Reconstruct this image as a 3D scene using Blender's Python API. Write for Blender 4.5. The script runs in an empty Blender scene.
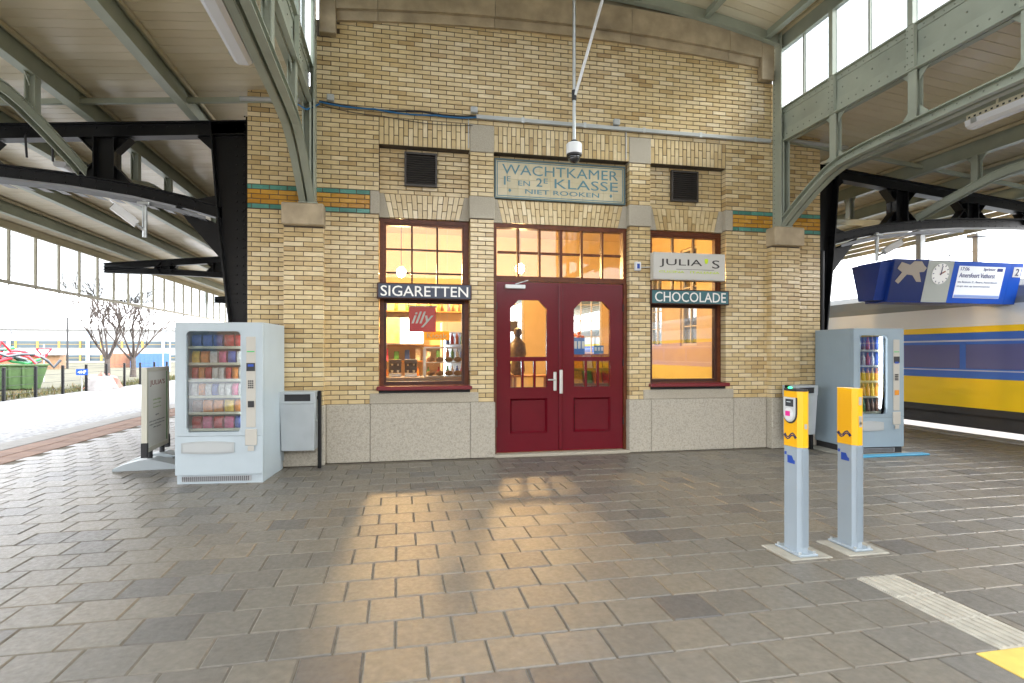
import bpy, math, random
from mathutils import Matrix, Vector
random.seed(7)
R = math.radians
SC = bpy.context.scene
COL = SC.collection

# ---------------------------------------------------------------- camera
YAW = math.atan(114/565)
cam_d = bpy.data.cameras.new('camera'); cam = bpy.data.objects.new('camera', cam_d); COL.objects.link(cam)
cam.location = (0, -7.7, 1.44); cam.rotation_euler = (R(90), 0, -YAW)
cam_d.sensor_width = 36; cam_d.lens = 36*565/1024; cam_d.shift_y = 11.5/1024
cam_d.clip_start = 0.05; cam_d.clip_end = 2000
SC.camera = cam

# ---------------------------------------------------------------- sky, sun, exposure
SUN_EL, SUN_AZ = R(33), R(106)          # azimuth clockwise from +Y
w = bpy.data.worlds.new('World'); SC.world = w; w.use_nodes = True
nt = w.node_tree; bg = nt.nodes['Background']
sky = nt.nodes.new('ShaderNodeTexSky'); sky.sky_type = 'NISHITA'; sky.sun_disc = False
sky.sun_elevation = SUN_EL; sky.sun_rotation = SUN_AZ; sky.air_density = 1.0; sky.dust_density = 4.0; sky.ozone_density = 1.0
bw = nt.nodes.new('ShaderNodeRGBToBW'); mixs = nt.nodes.new('ShaderNodeMixRGB'); mixs.inputs[0].default_value = 0.82
cld = nt.nodes.new('ShaderNodeMixRGB'); cld.inputs[0].default_value = 0.75; cld.inputs[2].default_value = (9.3, 9.5, 9.9, 1)
nt.links.new(sky.outputs[0], bw.inputs[0]); nt.links.new(sky.outputs[0], mixs.inputs[1]); nt.links.new(bw.outputs[0], mixs.inputs[2])
nt.links.new(mixs.outputs[0], cld.inputs[1]); nt.links.new(cld.outputs[0], bg.inputs[0])     # an even cloud deck over the clear sky
bg.inputs[1].default_value = 0.15
sd = bpy.data.lights.new('sun', 'SUN'); sd.energy = 1.5; sd.angle = R(25); sd.color = (1, .96, .9)
so = bpy.data.objects.new('sun', sd); COL.objects.link(so)
dv = Vector((math.sin(SUN_AZ)*math.cos(SUN_EL), math.cos(SUN_AZ)*math.cos(SUN_EL), math.sin(SUN_EL)))
so.rotation_euler = dv.to_track_quat('Z', 'Y').to_euler(); so.location = dv*60
SC.view_settings.view_transform = 'Standard'; SC.view_settings.look = 'None'
SC.view_settings.exposure = 2.48; SC.view_settings.gamma = 1.0; SC.view_settings.use_curve_mapping = False
SC.cycles.max_bounces = 10; SC.cycles.diffuse_bounces = 6; SC.cycles.transparent_max_bounces = 24
SC.cycles.sample_clamp_indirect = 6; SC.cycles.caustics_reflective = False; SC.cycles.caustics_refractive = False

# ---------------------------------------------------------------- materials
MATS = {}
def M(name, col, rough=.5, metal=0., var=.0, scale=4., bump=0., bscale=60., rnd=0., spec=.5, coat=0., emit=0., detail=4., dirt=0., rv=0.):
    if name in MATS: return MATS[name]
    m = bpy.data.materials.new(name); m.use_nodes = True; t = m.node_tree; L = t.links; N = t.nodes
    p = N['Principled BSDF']
    p.inputs['Roughness'].default_value = rough; p.inputs['Metallic'].default_value = metal
    p.inputs['Specular IOR Level'].default_value = spec; p.inputs['Coat Weight'].default_value = coat; p.inputs['Coat Roughness'].default_value = .12
    tc = N.new('ShaderNodeTexCoord')
    oi = N.new('ShaderNodeObjectInfo'); at = N.new('ShaderNodeAttribute'); at.attribute_name = 'rnd'
    ad = N.new('ShaderNodeMath'); ad.operation = 'ADD'; L.new(oi.outputs['Random'], ad.inputs[0]); L.new(at.outputs['Fac'], ad.inputs[1])
    fr = N.new('ShaderNodeMath'); fr.operation = 'FRACT'; L.new(ad.outputs[0], fr.inputs[0])
    wv = N.new('ShaderNodeMath'); wv.operation = 'MULTIPLY'; wv.inputs[1].default_value = 40; L.new(fr.outputs[0], wv.inputs[0])
    def noise(s, d=4.):
        n = N.new('ShaderNodeTexNoise'); n.noise_dimensions = '4D'; n.inputs['Scale'].default_value = s; n.inputs['Detail'].default_value = d
        L.new(tc.outputs['Object'], n.inputs['Vector']); L.new(wv.outputs[0], n.inputs['W']); return n
    val = None
    def mul(a, b):
        x = N.new('ShaderNodeMath'); x.operation = 'MULTIPLY'
        L.new(a, x.inputs[0]); L.new(b, x.inputs[1]); return x.outputs[0]
    def rng(src, lo, hi, a=0., b=1.):
        x = N.new('ShaderNodeMapRange'); x.inputs['From Min'].default_value = a; x.inputs['From Max'].default_value = b
        x.inputs['To Min'].default_value = lo; x.inputs['To Max'].default_value = hi; L.new(src, x.inputs['Value']); return x.outputs[0]
    if var: val = rng(noise(scale, detail).outputs['Fac'], 1-var, 1+var, .25, .75)
    if rnd:
        r_ = rng(fr.outputs[0], 1-rnd, 1+rnd); val = mul(val, r_) if val else r_
    if dirt:
        d_ = rng(noise(scale*.35, 6).outputs['Fac'], 1-dirt, 1, .32, .55); val = mul(val, d_) if val else d_
    c4 = (*col, 1)
    if val:
        vm = N.new('ShaderNodeVectorMath'); vm.operation = 'SCALE'; vm.inputs[0].default_value = col; L.new(val, vm.inputs['Scale'])
        L.new(vm.outputs[0], p.inputs['Base Color'])
    else: p.inputs['Base Color'].default_value = c4
    if rv: L.new(rng(noise(scale*1.7, 3).outputs['Fac'], rough-rv, rough+rv, .3, .7), p.inputs['Roughness'])
    if bump:
        b = N.new('ShaderNodeBump'); b.inputs['Strength'].default_value = bump; b.inputs['Distance'].default_value = .004
        L.new(noise(bscale, 5).outputs['Fac'], b.inputs['Height']); L.new(b.outputs[0], p.inputs['Normal'])
    if emit:
        p.inputs['Emission Color'].default_value = c4; p.inputs['Emission Strength'].default_value = emit
    MATS[name] = m; return m
def ramped(name, stops, rough=.3, rv=.1, bump=.3, bscale=50, var=.12, scale=9., spec=.5):
    """piece material: each piece takes its own colour from the stops, with grain and wear on top"""
    m = M(name, (1, 1, 1), rough, var=var, scale=scale, bump=bump, bscale=bscale, rv=rv, spec=spec)
    t = m.node_tree; N = t.nodes; L = t.links; p = N['Principled BSDF']
    fr = [n for n in N if n.type == 'MATH' and n.operation == 'FRACT'][0]
    cr = N.new('ShaderNodeValToRGB'); cr.color_ramp.interpolation = 'LINEAR'
    el = cr.color_ramp.elements
    while len(el) < len(stops): el.new(.5)
    for e_, (pos, c) in zip(el, stops): e_.position = pos; e_.color = (*c, 1)
    L.new(fr.outputs[0], cr.inputs[0])
    vm = [n for n in N if n.type == 'VECT_MATH'][0]
    L.new(cr.outputs[0], vm.inputs[0]); return m
def glass(name, tint=(1, 1, 1), refl=1.0, rough=0.0, base=.0):
    m = bpy.data.materials.new(name); m.use_nodes = True; t = m.node_tree; N = t.nodes; L = t.links
    N.remove(N['Principled BSDF']); out = N['Material Output']
    tr = N.new('ShaderNodeBsdfTransparent'); tr.inputs[0].default_value = (*tint, 1)
    gl = N.new('ShaderNodeBsdfGlossy'); gl.inputs['Roughness'].default_value = rough
    fz = N.new('ShaderNodeFresnel'); fz.inputs[0].default_value = 1.5
    mu = N.new('ShaderNodeMath'); mu.operation = 'MULTIPLY_ADD'; mu.inputs[1].default_value = refl; mu.inputs[2].default_value = base; L.new(fz.outputs[0], mu.inputs[0])
    mx = N.new('ShaderNodeMixShader'); L.new(mu.outputs[0], mx.inputs[0]); L.new(tr.outputs[0], mx.inputs[1]); L.new(gl.outputs[0], mx.inputs[2])
    L.new(mx.outputs[0], out.inputs[0]); MATS[name] = m; return m

BRICK = ramped('brick_cream', [(0, (.42, .29, .13)), (.1, (.53, .39, .19)), (.5, (.60, .465, .25)), (.85, (.65, .52, .30)), (1, (.70, .58, .37))], .2, .07, .35, 45)
BTEAL = ramped('brick_teal', [(0, (.06, .20, .155)), (1, (.10, .29, .23))], .22, .08)
BYEL = ramped('brick_yellow', [(0, (.42, .20, .02)), (.5, (.52, .27, .035)), (1, (.58, .33, .06))], .22, .08)
MORTAR = M('mortar', (.09, .072, .053), .9, var=.3, scale=8)
STONE = M('sandstone', (.44, .355, .235), .75, var=.25, scale=5, bump=.6, bscale=90, dirt=.3)
GRAN = M('granite_block', (.40, .36, .285), .7, var=.28, scale=150, bump=.4, bscale=160)
PLIN = M('plinth_granite', (.44, .40, .325), .7, var=.24, scale=140, bump=.4, bscale=160, dirt=.28)
SLAB = ramped('paving_concrete', [(0, (.092, .086, .079)), (.08, (.125, .114, .097)), (.35, (.145, .13, .106)), (.6, (.16, .141, .112)), (.8, (.142, .131, .114)), (.93, (.17, .145, .109)), (1, (.10, .097, .092))], .40, .1, .35, 320, .2, 22., .5)
SAND = M('joint_sand', (.16, .138, .105), .95, var=.3, scale=20)
BOARD = ramped('ceiling_board', [(0, (.74, .665, .50)), (.5, (.79, .72, .555)), (1, (.82, .755, .60))], .24, .03, .1, 30, .05, 3.)
STEEL = M('green_grey_paint', (.36, .395, .325), .38, var=.12, scale=3, bump=.15, dirt=.2)
STEELD = M('rivet_paint', (.19, .21, .17), .45)
CREAM = M('cream_paint', (.50, .45, .32), .45, var=.1)
BLACK = M('black_iron_paint', (.005, .0055, .0065), .36, var=.3, bump=.25, bscale=40, spec=.3)
PALE = M('pale_grey_steel', (.42, .44, .44), .4, var=.1)
RED = M('door_red_paint', (.12, .0035, .010), .2, var=.08, spec=.28)
WOOD = M('mahogany', (.115, .032, .011), .38, var=.35, scale=14, spec=.3)
WOODD = M('dark_window_wood', (.05, .016, .009), .4, var=.3, scale=14, spec=.3)
SILL = M('sill_red', (.16, .012, .018), .3)
GLASS = glass('window_glass', (.97, .98, .97), .8)
GLASSR = glass('shop_glass', (.93, .95, .95), 1.3, base=.07)
GLASSC = glass('clerestory_glass', (.92, .95, .96), .8)
GALV = M('galvanised', (.48, .50, .50), .35, .6, var=.12, scale=12)
STEELB = M('brushed_steel', (.62, .62, .60), .28, .9)
WHITE = M('white_plastic', (.74, .75, .76), .4)
DIFF = M('lamp_diffuser', (.78, .80, .84), .25)
DARK = M('dark_rubber', (.02, .02, .022), .6)
VENT = M('vent_brown', (.035, .028, .022), .5)
SIGNB = M('sign_navy', (.025, .035, .065), .35, var=.1)
SIGNT = M('sign_teal', (.035, .13, .15), .35, var=.15)
LETW = M('letter_white', (.80, .79, .75), .45)
TILES = ramped('sign_tile', [(0, (.50, .44, .29)), (1, (.58, .51, .35))], .2, .05, .1, 40, .08)
TBLUE = M('tile_blue', (.085, .20, .24), .3, var=.2, scale=20)
VEND = M('machine_grey_blue', (.42, .485, .52), .35, var=.04, dirt=.06)
VENDR = M('machine_steel_blue', (.27, .345, .40), .38, var=.04)
BINM = M('bin_grey', (.42, .455, .47), .45, var=.08, dirt=.12)
YEL = M('reader_yellow', (.84, .43, .002), .35)
POSTG = M('post_grey', (.30, .355, .40), .38, var=.05)
NAVY = M('logo_navy', (.012, .018, .11), .4)
BLU = M('sticker_blue', (.01, .06, .36), .4)
PINK = M('sticker_pink', (.75, .01, .27), .4)
CONC = M('concrete', (.30, .285, .24), .8, var=.2, scale=12, bump=.4)
TACT = M('tactile_white', (.36, .335, .28), .7, var=.2, scale=12, bump=.4)
YTILE = M('yellow_slab', (.62, .45, .10), .6, var=.15, scale=10)

# ---------------------------------------------------------------- mesh helpers
class MB:
    def __init__(s): s.v = []; s.f = []; s.a = []
    def add(s, vs, fs, r=0.):
        o = len(s.v); s.v += [tuple(v) for v in vs]; s.f += [[i+o for i in f] for f in fs]; s.a += [r]*len(fs); return s
    def box(s, x0, x1, y0, y1, z0, z1, r=0.):
        return s.add([(x0,y0,z0),(x1,y0,z0),(x1,y1,z0),(x0,y1,z0),(x0,y0,z1),(x1,y0,z1),(x1,y1,z1),(x0,y1,z1)],
                     [(0,3,2,1),(4,5,6,7),(0,1,5,4),(1,2,6,5),(2,3,7,6),(3,0,4,7)], r)
    def bbox(s, x0, x1, y0, y1, z0, z1, c=.01, r=0.):
        """box with all its edges chamfered"""
        vs = []; idx = {}
        X = (x0, x1); Y = (y0, y1); Z = (z0, z1)
        for i in (0, 1):
            for j in (0, 1):
                for k in (0, 1):
                    sx, sy, sz = (1-2*i)*c, (1-2*j)*c, (1-2*k)*c
                    for n, p in enumerate(((X[i], Y[j]+sy, Z[k]+sz), (X[i]+sx, Y[j], Z[k]+sz), (X[i]+sx, Y[j]+sy, Z[k]))):
                        idx[i, j, k, n] = len(vs); vs.append(p)
        fs = []
        q = lambda *t: fs.append([idx[u] for u in t])
        for i in (0, 1):
            q((i,0,0,0),(i,1,0,0),(i,1,1,0),(i,0,1,0)); q((0,i,0,1),(1,i,0,1),(1,i,1,1),(0,i,1,1)); q((0,0,i,2),(1,0,i,2),(1,1,i,2),(0,1,i,2))
        for a in (0, 1):
            for b in (0, 1):
                q((a,b,0,0),(a,b,1,0),(a,b,1,1),(a,b,0,1)); q((a,0,b,0),(a,1,b,0),(a,1,b,2),(a,0,b,2)); q((0,a,b,1),(1,a,b,1),(1,a,b,2),(0,a,b,2))
                for k in (0, 1): q((a,b,k,0),(a,b,k,1),(a,b,k,2))
        return s.add(vs, fs, r)
    def prism(s, poly, axis, a, b, r=0.):
        """poly of 2-D points pushed along axis from a to b (the other two axes in order xyz)"""
        n = len(poly)
        def pt(p, t): return {'x': (t, p[0], p[1]), 'y': (p[0], t, p[1]), 'z': (p[0], p[1], t)}[axis]
        vs = [pt(p, a) for p in poly] + [pt(p, b) for p in poly]
        return s.add(vs, [list(range(n))[::-1], list(range(n, 2*n))] + [(i, (i+1) % n, n+(i+1) % n, n+i) for i in range(n)], r)
    def hexa(s, c8, r=0.):
        return s.add(c8, [(0,3,2,1),(4,5,6,7),(0,1,5,4),(1,2,6,5),(2,3,7,6),(3,0,4,7)], r)
    def bar(s, p, q, wd, ht, up=(0, 0, 1), r=0.):
        p, q = Vector(p), Vector(q); d = (q-p).normalized(); u = Vector(up); sd_ = d.cross(u).normalized()*wd/2; u2 = sd_.cross(d).normalized()*ht/2
        return s.hexa([p-sd_-u2, p+sd_-u2, q+sd_-u2, q-sd_-u2, p-sd_+u2, p+sd_+u2, q+sd_+u2, q-sd_+u2], r)
    def tube(s, pts, rad, n=8, cap=True):
        pts = [Vector(p) for p in pts]; rad = rad if isinstance(rad, (list, tuple)) else [rad]*len(pts); vs = []; fs = []
        for i, p in enumerate(pts):
            d = (pts[min(i+1, len(pts)-1)]-pts[max(i-1, 0)]).normalized()
            u = d.cross(Vector((0, 0, 1)) if abs(d.z) < .9 else Vector((1, 0, 0))).normalized(); v_ = d.cross(u)
            vs += [p+(u*math.cos(2*math.pi*k/n)+v_*math.sin(2*math.pi*k/n))*rad[i] for k in range(n)]
        for i in range(len(pts)-1):
            fs += [(i*n+k, i*n+(k+1) % n, (i+1)*n+(k+1) % n, (i+1)*n+k) for k in range(n)]
        if cap: fs += [list(range(n))[::-1], list(range((len(pts)-1)*n, len(pts)*n))]
        return s.add(vs, fs)
    def lathe(s, cx, cy, prof, n=20):
        vs = []; fs = []
        for r_, z in prof: vs += [(cx+r_*math.cos(2*math.pi*k/n), cy+r_*math.sin(2*math.pi*k/n), z) for k in range(n)]
        for i in range(len(prof)-1): fs += [(i*n+k, i*n+(k+1) % n, (i+1)*n+(k+1) % n, (i+1)*n+k) for k in range(n)]
        fs += [list(range(n))[::-1], list(range((len(prof)-1)*n, len(prof)*n))]
        return s.add(vs, fs)
    def ball(s, c, r_, n=12, m=8, sx=1, sy=1, sz=1):
        vs = []; fs = []
        for i in range(m+1):
            a = math.pi*i/m
            vs += [(c[0]+sx*r_*math.sin(a)*math.cos(2*math.pi*k/n), c[1]+sy*r_*math.sin(a)*math.sin(2*math.pi*k/n), c[2]-sz*r_*math.cos(a)) for k in range(n)]
        for i in range(m): fs += [(i*n+k, i*n+(k+1) % n, (i+1)*n+(k+1) % n, (i+1)*n+k) for k in range(n)]
        return s.add(vs, fs)
    def rivets(s, pts, nrm, r_=.012, h=.007):
        nrm = Vector(nrm)
        u = nrm.orthogonal().normalized(); v_ = nrm.cross(u)
        for p in pts:
            p = Vector(p); b = [p+(u*math.cos(k*math.pi/3)+v_*math.sin(k*math.pi/3))*r_ for k in range(6)]
            t = [p+nrm*h+(u*math.cos(k*math.pi/3)+v_*math.sin(k*math.pi/3))*r_*.55 for k in range(6)]
            s.add(b+t, [(k, (k+1) % 6, 6+(k+1) % 6, 6+k) for k in range(6)]+[list(range(6, 12))])
        return s
    def mesh(s, name, mat, smooth=False):
        me = bpy.data.meshes.new(name); me.from_pydata([tuple(v) for v in s.v], [], s.f); me.materials.append(mat)
        if any(s.a):
            at = me.attributes.new('rnd', 'FLOAT', 'FACE'); at.data.foreach_set('value', s.a)
        import bmesh
        b = bmesh.new(); b.from_mesh(me); bmesh.ops.recalc_face_normals(b, faces=b.faces); b.to_mesh(me); b.free()
        if smooth:
            me.polygons.foreach_set('use_smooth', [True]*len(me.polygons)); me.set_sharp_from_angle(angle=R(40))
        return me
    def build(s, name, mat, parent=None, smooth=False, **kw):
        return obj(name, s.mesh(name, mat, smooth), parent, **kw)
def obj(name, me, parent=None, loc=None, kind=None, label=None):
    o = bpy.data.objects.new(name, me); COL.objects.link(o)
    if parent is not None:
        o.parent = parent
        if parent.get('world'): o.matrix_parent_inverse = Matrix.Translation(-parent.location)
    if loc is not None: o.location = loc
    if kind: o['kind'] = kind
    if label: o['label'] = label
    return o
def thing(name, label, cat, loc=(0, 0, 0), rz=0, group=None, world=False):
    """world=True: its parts are given in world coordinates"""
    o = bpy.data.objects.new(name, None); COL.objects.link(o); o.location = loc; o.rotation_euler = (0, 0, rz); o.empty_display_size = .2
    if world: o['world'] = 1
    return tag(o, label, cat, group)
def tag(o, label, cat, group=None):
    o['label'] = label; o['category'] = cat
    if group: o['group'] = group
    return o
def text_mesh(body, mat, x0, x1, z0, z1, y, depth=.004, shear=0., plane='y', sign=1, bold=0.):
    """lettering fitted into a box; plane 'y': faces -y; plane 'x': faces sign*x (x0,x1 then run along y)"""
    cu = bpy.data.curves.new('lettering', 'FONT'); cu.body = body; cu.extrude = .02; cu.shear = shear; cu.align_x = 'LEFT'; cu.offset = bold; cu.resolution_u = 3
    tmp = bpy.data.objects.new('tmp', cu); me = bpy.data.meshes.new_from_object(tmp); bpy.data.objects.remove(tmp); bpy.data.curves.remove(cu)
    xs = [v.co.x for v in me.vertices]; ys = [v.co.y for v in me.vertices]; a, b, c, d = min(xs), max(xs), min(ys), max(ys)
    for v in me.vertices:
        U = x0+(v.co.x-a)/(b-a)*(x1-x0); W = z0+(v.co.y-c)/(d-c)*(z1-z0); T = depth if v.co.z > 0 else 0.
        if plane == 'y': v.co = (U, y-T, W)
        else: v.co = (y+sign*T, U, W)
    me.materials.clear(); me.materials.append(mat); return me

CX = 2.295                       # axis of the hall
XL, XR = -1.07, 5.66             # inner faces of the two clerestory trusses
def mir(x): return 2*CX-x

# ================================================================ ground and platform
pf = MB().box(-5.04, 9.62, -23, 60, -.9, -.008).build('platform', SAND); pf['kind'] = 'structure'
gd = MB().box(-600, 600, -300, 900, -1.2, -.92).build('ground', M('ground_soil', (.10, .095, .08), .95, var=.4, scale=.2)); gd['kind'] = 'structure'
GRAV = M('gravel', (.32, .322, .326), .9, var=.55, scale=14, bump=1, bscale=18, detail=8)
gv = MB().box(-40, -6.24, -30, 90, -.9, -.10).build('gravel_bed', GRAV); gv['kind'] = 'structure'
tb = MB().box(10.05, 40, -60, 120, -1.1, -.85).build('track_bed', M('ballast', (.10, .09, .08), .95, var=.5, scale=12)); tb['kind'] = 'structure'
PITCH = .295
def slab_mesh(sx, sy, name, mat, h=.05):
    c = .006; b = MB(); x, y = sx/2, sy/2
    b.add([(-x,-y,-h),(x,-y,-h),(x,y,-h),(-x,y,-h),(-x,-y,-c),(x,-y,-c),(x,y,-c),(-x,y,-c),(-x+c,-y+c,0),(x-c,-y+c,0),(x-c,y-c,0),(-x+c,y-c,0)],
          [(0,1,5,4),(1,2,6,5),(2,3,7,6),(3,0,4,7),(4,5,9,8),(5,6,10,9),(6,7,11,10),(7,4,8,11),(8,9,10,11)])
    return b.mesh(name, mat)
slab_me = slab_mesh(PITCH-.007, PITCH-.007, 'paving_slab', SLAB)
cells = []
skip_t = [(2.87+.1475, -4.59-.1475-PITCH*k) for k in range(3)]
for k in range(-5, 72):
    yc = -4.59+PITCH*(k+.5)-PITCH*4+.0
    for n in range(-26, 40):
        xc = .134+PITCH*(n+.5)+(PITCH/2 if k % 2 else 0)
        x0, x1 = xc-PITCH/2, xc+PITCH/2
        if x0 < -5.06 or x1 > 9.62: continue
        if yc > -.16 and -1.95 < xc < mir(-1.95): continue
        if yc > 16: continue
        cells.append((xc, yc))
HOLES = ((2.87, 3.17, -5.477, -4.592), (2.72, 3.32, -6.4, -5.477))   # the guide strip and the yellow slab lie in the paving
def blocked(xc, yc):
    return any(a-PITCH/2 < xc < b+PITCH/2 and c < yc < d for a, b, c, d in HOLES)
cut = [c for c in cells if blocked(*c)]; cells = [c for c in cells if not blocked(*c)]
def seen(c):
    dx, dy = c[0], c[1]+7.7
    dep = math.sin(YAW)*dx+math.cos(YAW)*dy; lat = math.cos(YAW)*dx-math.sin(YAW)*dy
    return dep > 2.25 and abs(lat/dep) < .95
near = sorted([c for c in cells if seen(c)], key=lambda c: c[0]**2+(c[1]+7.7)**2)[:300]
ns = set(near)
for c in near:
    o = obj('paving_slab', slab_me, pf, (c[0], c[1], random.uniform(-.002, .0015))); o.rotation_euler = (random.gauss(0, .0035), random.gauss(0, .0035), random.gauss(0, .004))
b = MB(); hs = (PITCH-.007)/2
for c in cells:
    if c in ns: continue
    z = random.uniform(-.002, .0015); r_ = random.random(); tx, ty = random.gauss(0, .0035), random.gauss(0, .0035); e = .006
    P8 = [(c[0]+i*hs, c[1]+j*hs, z-.05) for i, j in ((-1,-1),(1,-1),(1,1),(-1,1))]
    P8 += [(c[0]+i*hs, c[1]+j*hs, z-e+(i*tx+j*ty)*hs) for i, j in ((-1,-1),(1,-1),(1,1),(-1,1))]
    P8 += [(c[0]+i*(hs-e), c[1]+j*(hs-e), z+(i*tx+j*ty)*hs) for i, j in ((-1,-1),(1,-1),(1,1),(-1,1))]
    b.add(P8, [(0,1,5,4),(1,2,6,5),(2,3,7,6),(3,0,4,7),(4,5,9,8),(5,6,10,9),(6,7,11,10),(7,4,8,11),(8,9,10,11)], r_)
b.build('far_paving', SLAB, pf, kind='stuff')
# slabs cut to fit beside the guide strip
for xc, yc in cut:
    for a, b, c, d in HOLES:
        if not c < yc < d: continue
        for p, q in ((xc-PITCH/2, min(xc+PITCH/2, a)), (max(xc-PITCH/2, b), xc+PITCH/2)):
            if q-p > .03: obj('paving_slab', slab_mesh(q-p-.007, PITCH-.007, 'paving_slab', SLAB), pf, ((p+q)/2, yc, random.uniform(-.002, .001)))
tact = MB()
for k in range(3):
    y1 = -4.594-PITCH*k; t_ = MB().bbox(2.872, 3.168, y1-.291, y1, -.05, .001, .004)
    for j in range(6):
        xa = 2.892+j*.047; t_.bbox(xa, xa+.026, y1-.285, y1-.006, -.003, .006, .0025)
    t_.build('guide_tile', TACT, pf)
MB().bbox(2.72, 3.32, -6.38, -5.48, -.05, .001, .004).build('yellow_slab', YTILE, pf)
# margin strips: brick row and pale edge stones along the left track side, edge stones on the right
brownm = ramped('edge_brick', [(0, (.22, .12, .075)), (1, (.30, .17, .11))], .7, .05)
eb = slab_mesh(.335, .20, 'edge_brick', brownm); ec = slab_mesh(.46, .98, 'edge_stone', M('edge_stone', (.27, .26, .24), .7, var=.15, scale=8, bump=.3))
tmb = MB().box(-6.22, -5.045, -23, 60, -.9, -.014).build('platform_margin', SAND); tmb['kind'] = 'structure'
tmr = MB().box(9.625, 10.05, -23, 60, -.9, -.014).build('platform_margin', SAND); tmr['kind'] = 'structure'
for i in range(75):
    for j in (0, 1): obj('edge_brick', eb, tmb, (-5.215-.345*j, -1+.207*i, -.001+random.uniform(-.002, .002)))
for i in range(17):
    obj('edge_stone', ec, tmb, (-5.97, -1+1.0*i, .002)); obj('edge_stone', ec, tmr, (9.84, -6+1.0*i, .002))

# ================================================================ station building
SB = thing('station_building', 'yellow brick station waiting room with red double doors and warm lit windows', 'building', (CX, 0, 0), world=True)
CH, BL = .0615, .215; Z0 = .765
def cop(x): return 5.93-.155*((x-CX)/3.1)**2
bricks = []       # (x0, x1, z0, z1, yface, kind)
def lay(xa, xb, za, zb, y, top=None, kinds=None):
    i0 = round((za-Z0)/CH); i = i0
    while Z0+i*CH < zb-.02:
        z0, z1 = Z0+i*CH, min(Z0+(i+1)*CH, zb)
        off = (BL/2 if i % 2 else 0)
        n = math.floor((xa-off)/BL)
        x = n*BL+off; xs = [xa]
        while x < xb:
            if x > xa+.035 and x < xb-.035: xs.append(x)
            x += BL
        xs.append(xb)
        for a, c in zip(xs, xs[1:]):
            zz = z1
            if top:
                zz = min(z1, top((a+c)/2))
                if zz-z0 < .02: continue
            bricks.append((a, c, z0, zz, y, kinds(i) if kinds else 'c'))
        i += 1
def kd(i): return {41: 't', 42: 'y', 43: 'y', 44: 'y', 45: 't'}.get(i, 'c')
WX0, WX1, PX0, PX1 = -.247, .967, .967, 1.30
for m_ in (0, 1):
    f = (lambda a, b_: (a, b_)) if not m_ else (lambda a, b_: (mir(b_), mir(a)))
    lay(*f(-1.88, -.363), 3.2865, 3.594, 0, kinds=kd)
    lay(*f(-1.88, WX0), .765, 3.28, 0); lay(*f(-1.88, WX0), 3.594, 4.578, 0); lay(*f(-1.88, XL), 4.578, 4.9, 0)
    lay(*f(PX0, PX1), .765, 3.28, 0); lay(*f(PX0, PX1), 3.594, 4.2, 0)
    lay(*f(-1.425, -.933), .765, 3.05, -.12)
    lay(*f(WX0, WX1), 3.594, 4.22, .12)
lay(XL, mir(XL), 4.578, 6.1, 0, top=lambda x: cop(x)+.03 if -.8 < x < mir(-.8) else 5.57)
lay(PX1, mir(PX1), 3.594, 4.22, .12)
G = .0085
def brick_geo(b, x0, x1, z0, z1, y, r_, dp=.17):
    h = G/2; c = .004; x0 += h; x1 -= h; z0 += h; z1 -= h; y += random.uniform(-.0015, .0015)
    b.add([(x0,y+dp,z0),(x1,y+dp,z0),(x1,y+dp,z1),(x0,y+dp,z1),(x0,y+c,z0),(x1,y+c,z0),(x1,y+c,z1),(x0,y+c,z1),(x0+c,y,z0+c),(x1-c,y,z0+c),(x1-c,y,z1-c),(x0+c,y,z1-c)],
          [(0,1,5,4),(1,2,6,5),(2,3,7,6),(3,0,4,7),(4,5,9,8),(5,6,10,9),(6,7,11,10),(7,4,8,11),(8,9,10,11)], r_)
full = [q for q in bricks if q[5] == 'c' and abs(q[1]-q[0]-BL) < .002 and abs(q[3]-q[2]-CH) < .002 and q[4] <= 0]
full.sort(key=lambda q: ((q[0]+q[1])/2)**2+(q[4]+7.7)**2+((q[2]+q[3])/2-1.44)**2)
# the two machines and the bins hide the lowest bricks beside them
full = [q for q in full if not (q[3] < 1.75 and q[0] < -1.4) and not (q[2] < 1.0 and q[0] < -.9)][:300]
fset = set(full)
bm0 = MB(); brick_geo(bm0, -BL/2, BL/2, 0, CH, 0, 0); brick_me = bm0.mesh('brick', BRICK)
for q in full:
    o = obj('brick', brick_me, SB, ((q[0]+q[1])/2, q[4]+random.uniform(-.0015, .0015), q[2]))
bm_ = MB()
for q in bricks:
    if q in fset: continue
    if q[5] == 'c': brick_geo(bm_, *q[:5], random.random())
    else:
        b = MB(); brick_geo(b, *q[:5], 0); b.build('glazed_brick', BTEAL if q[5] == 't' else BYEL, SB)
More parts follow.
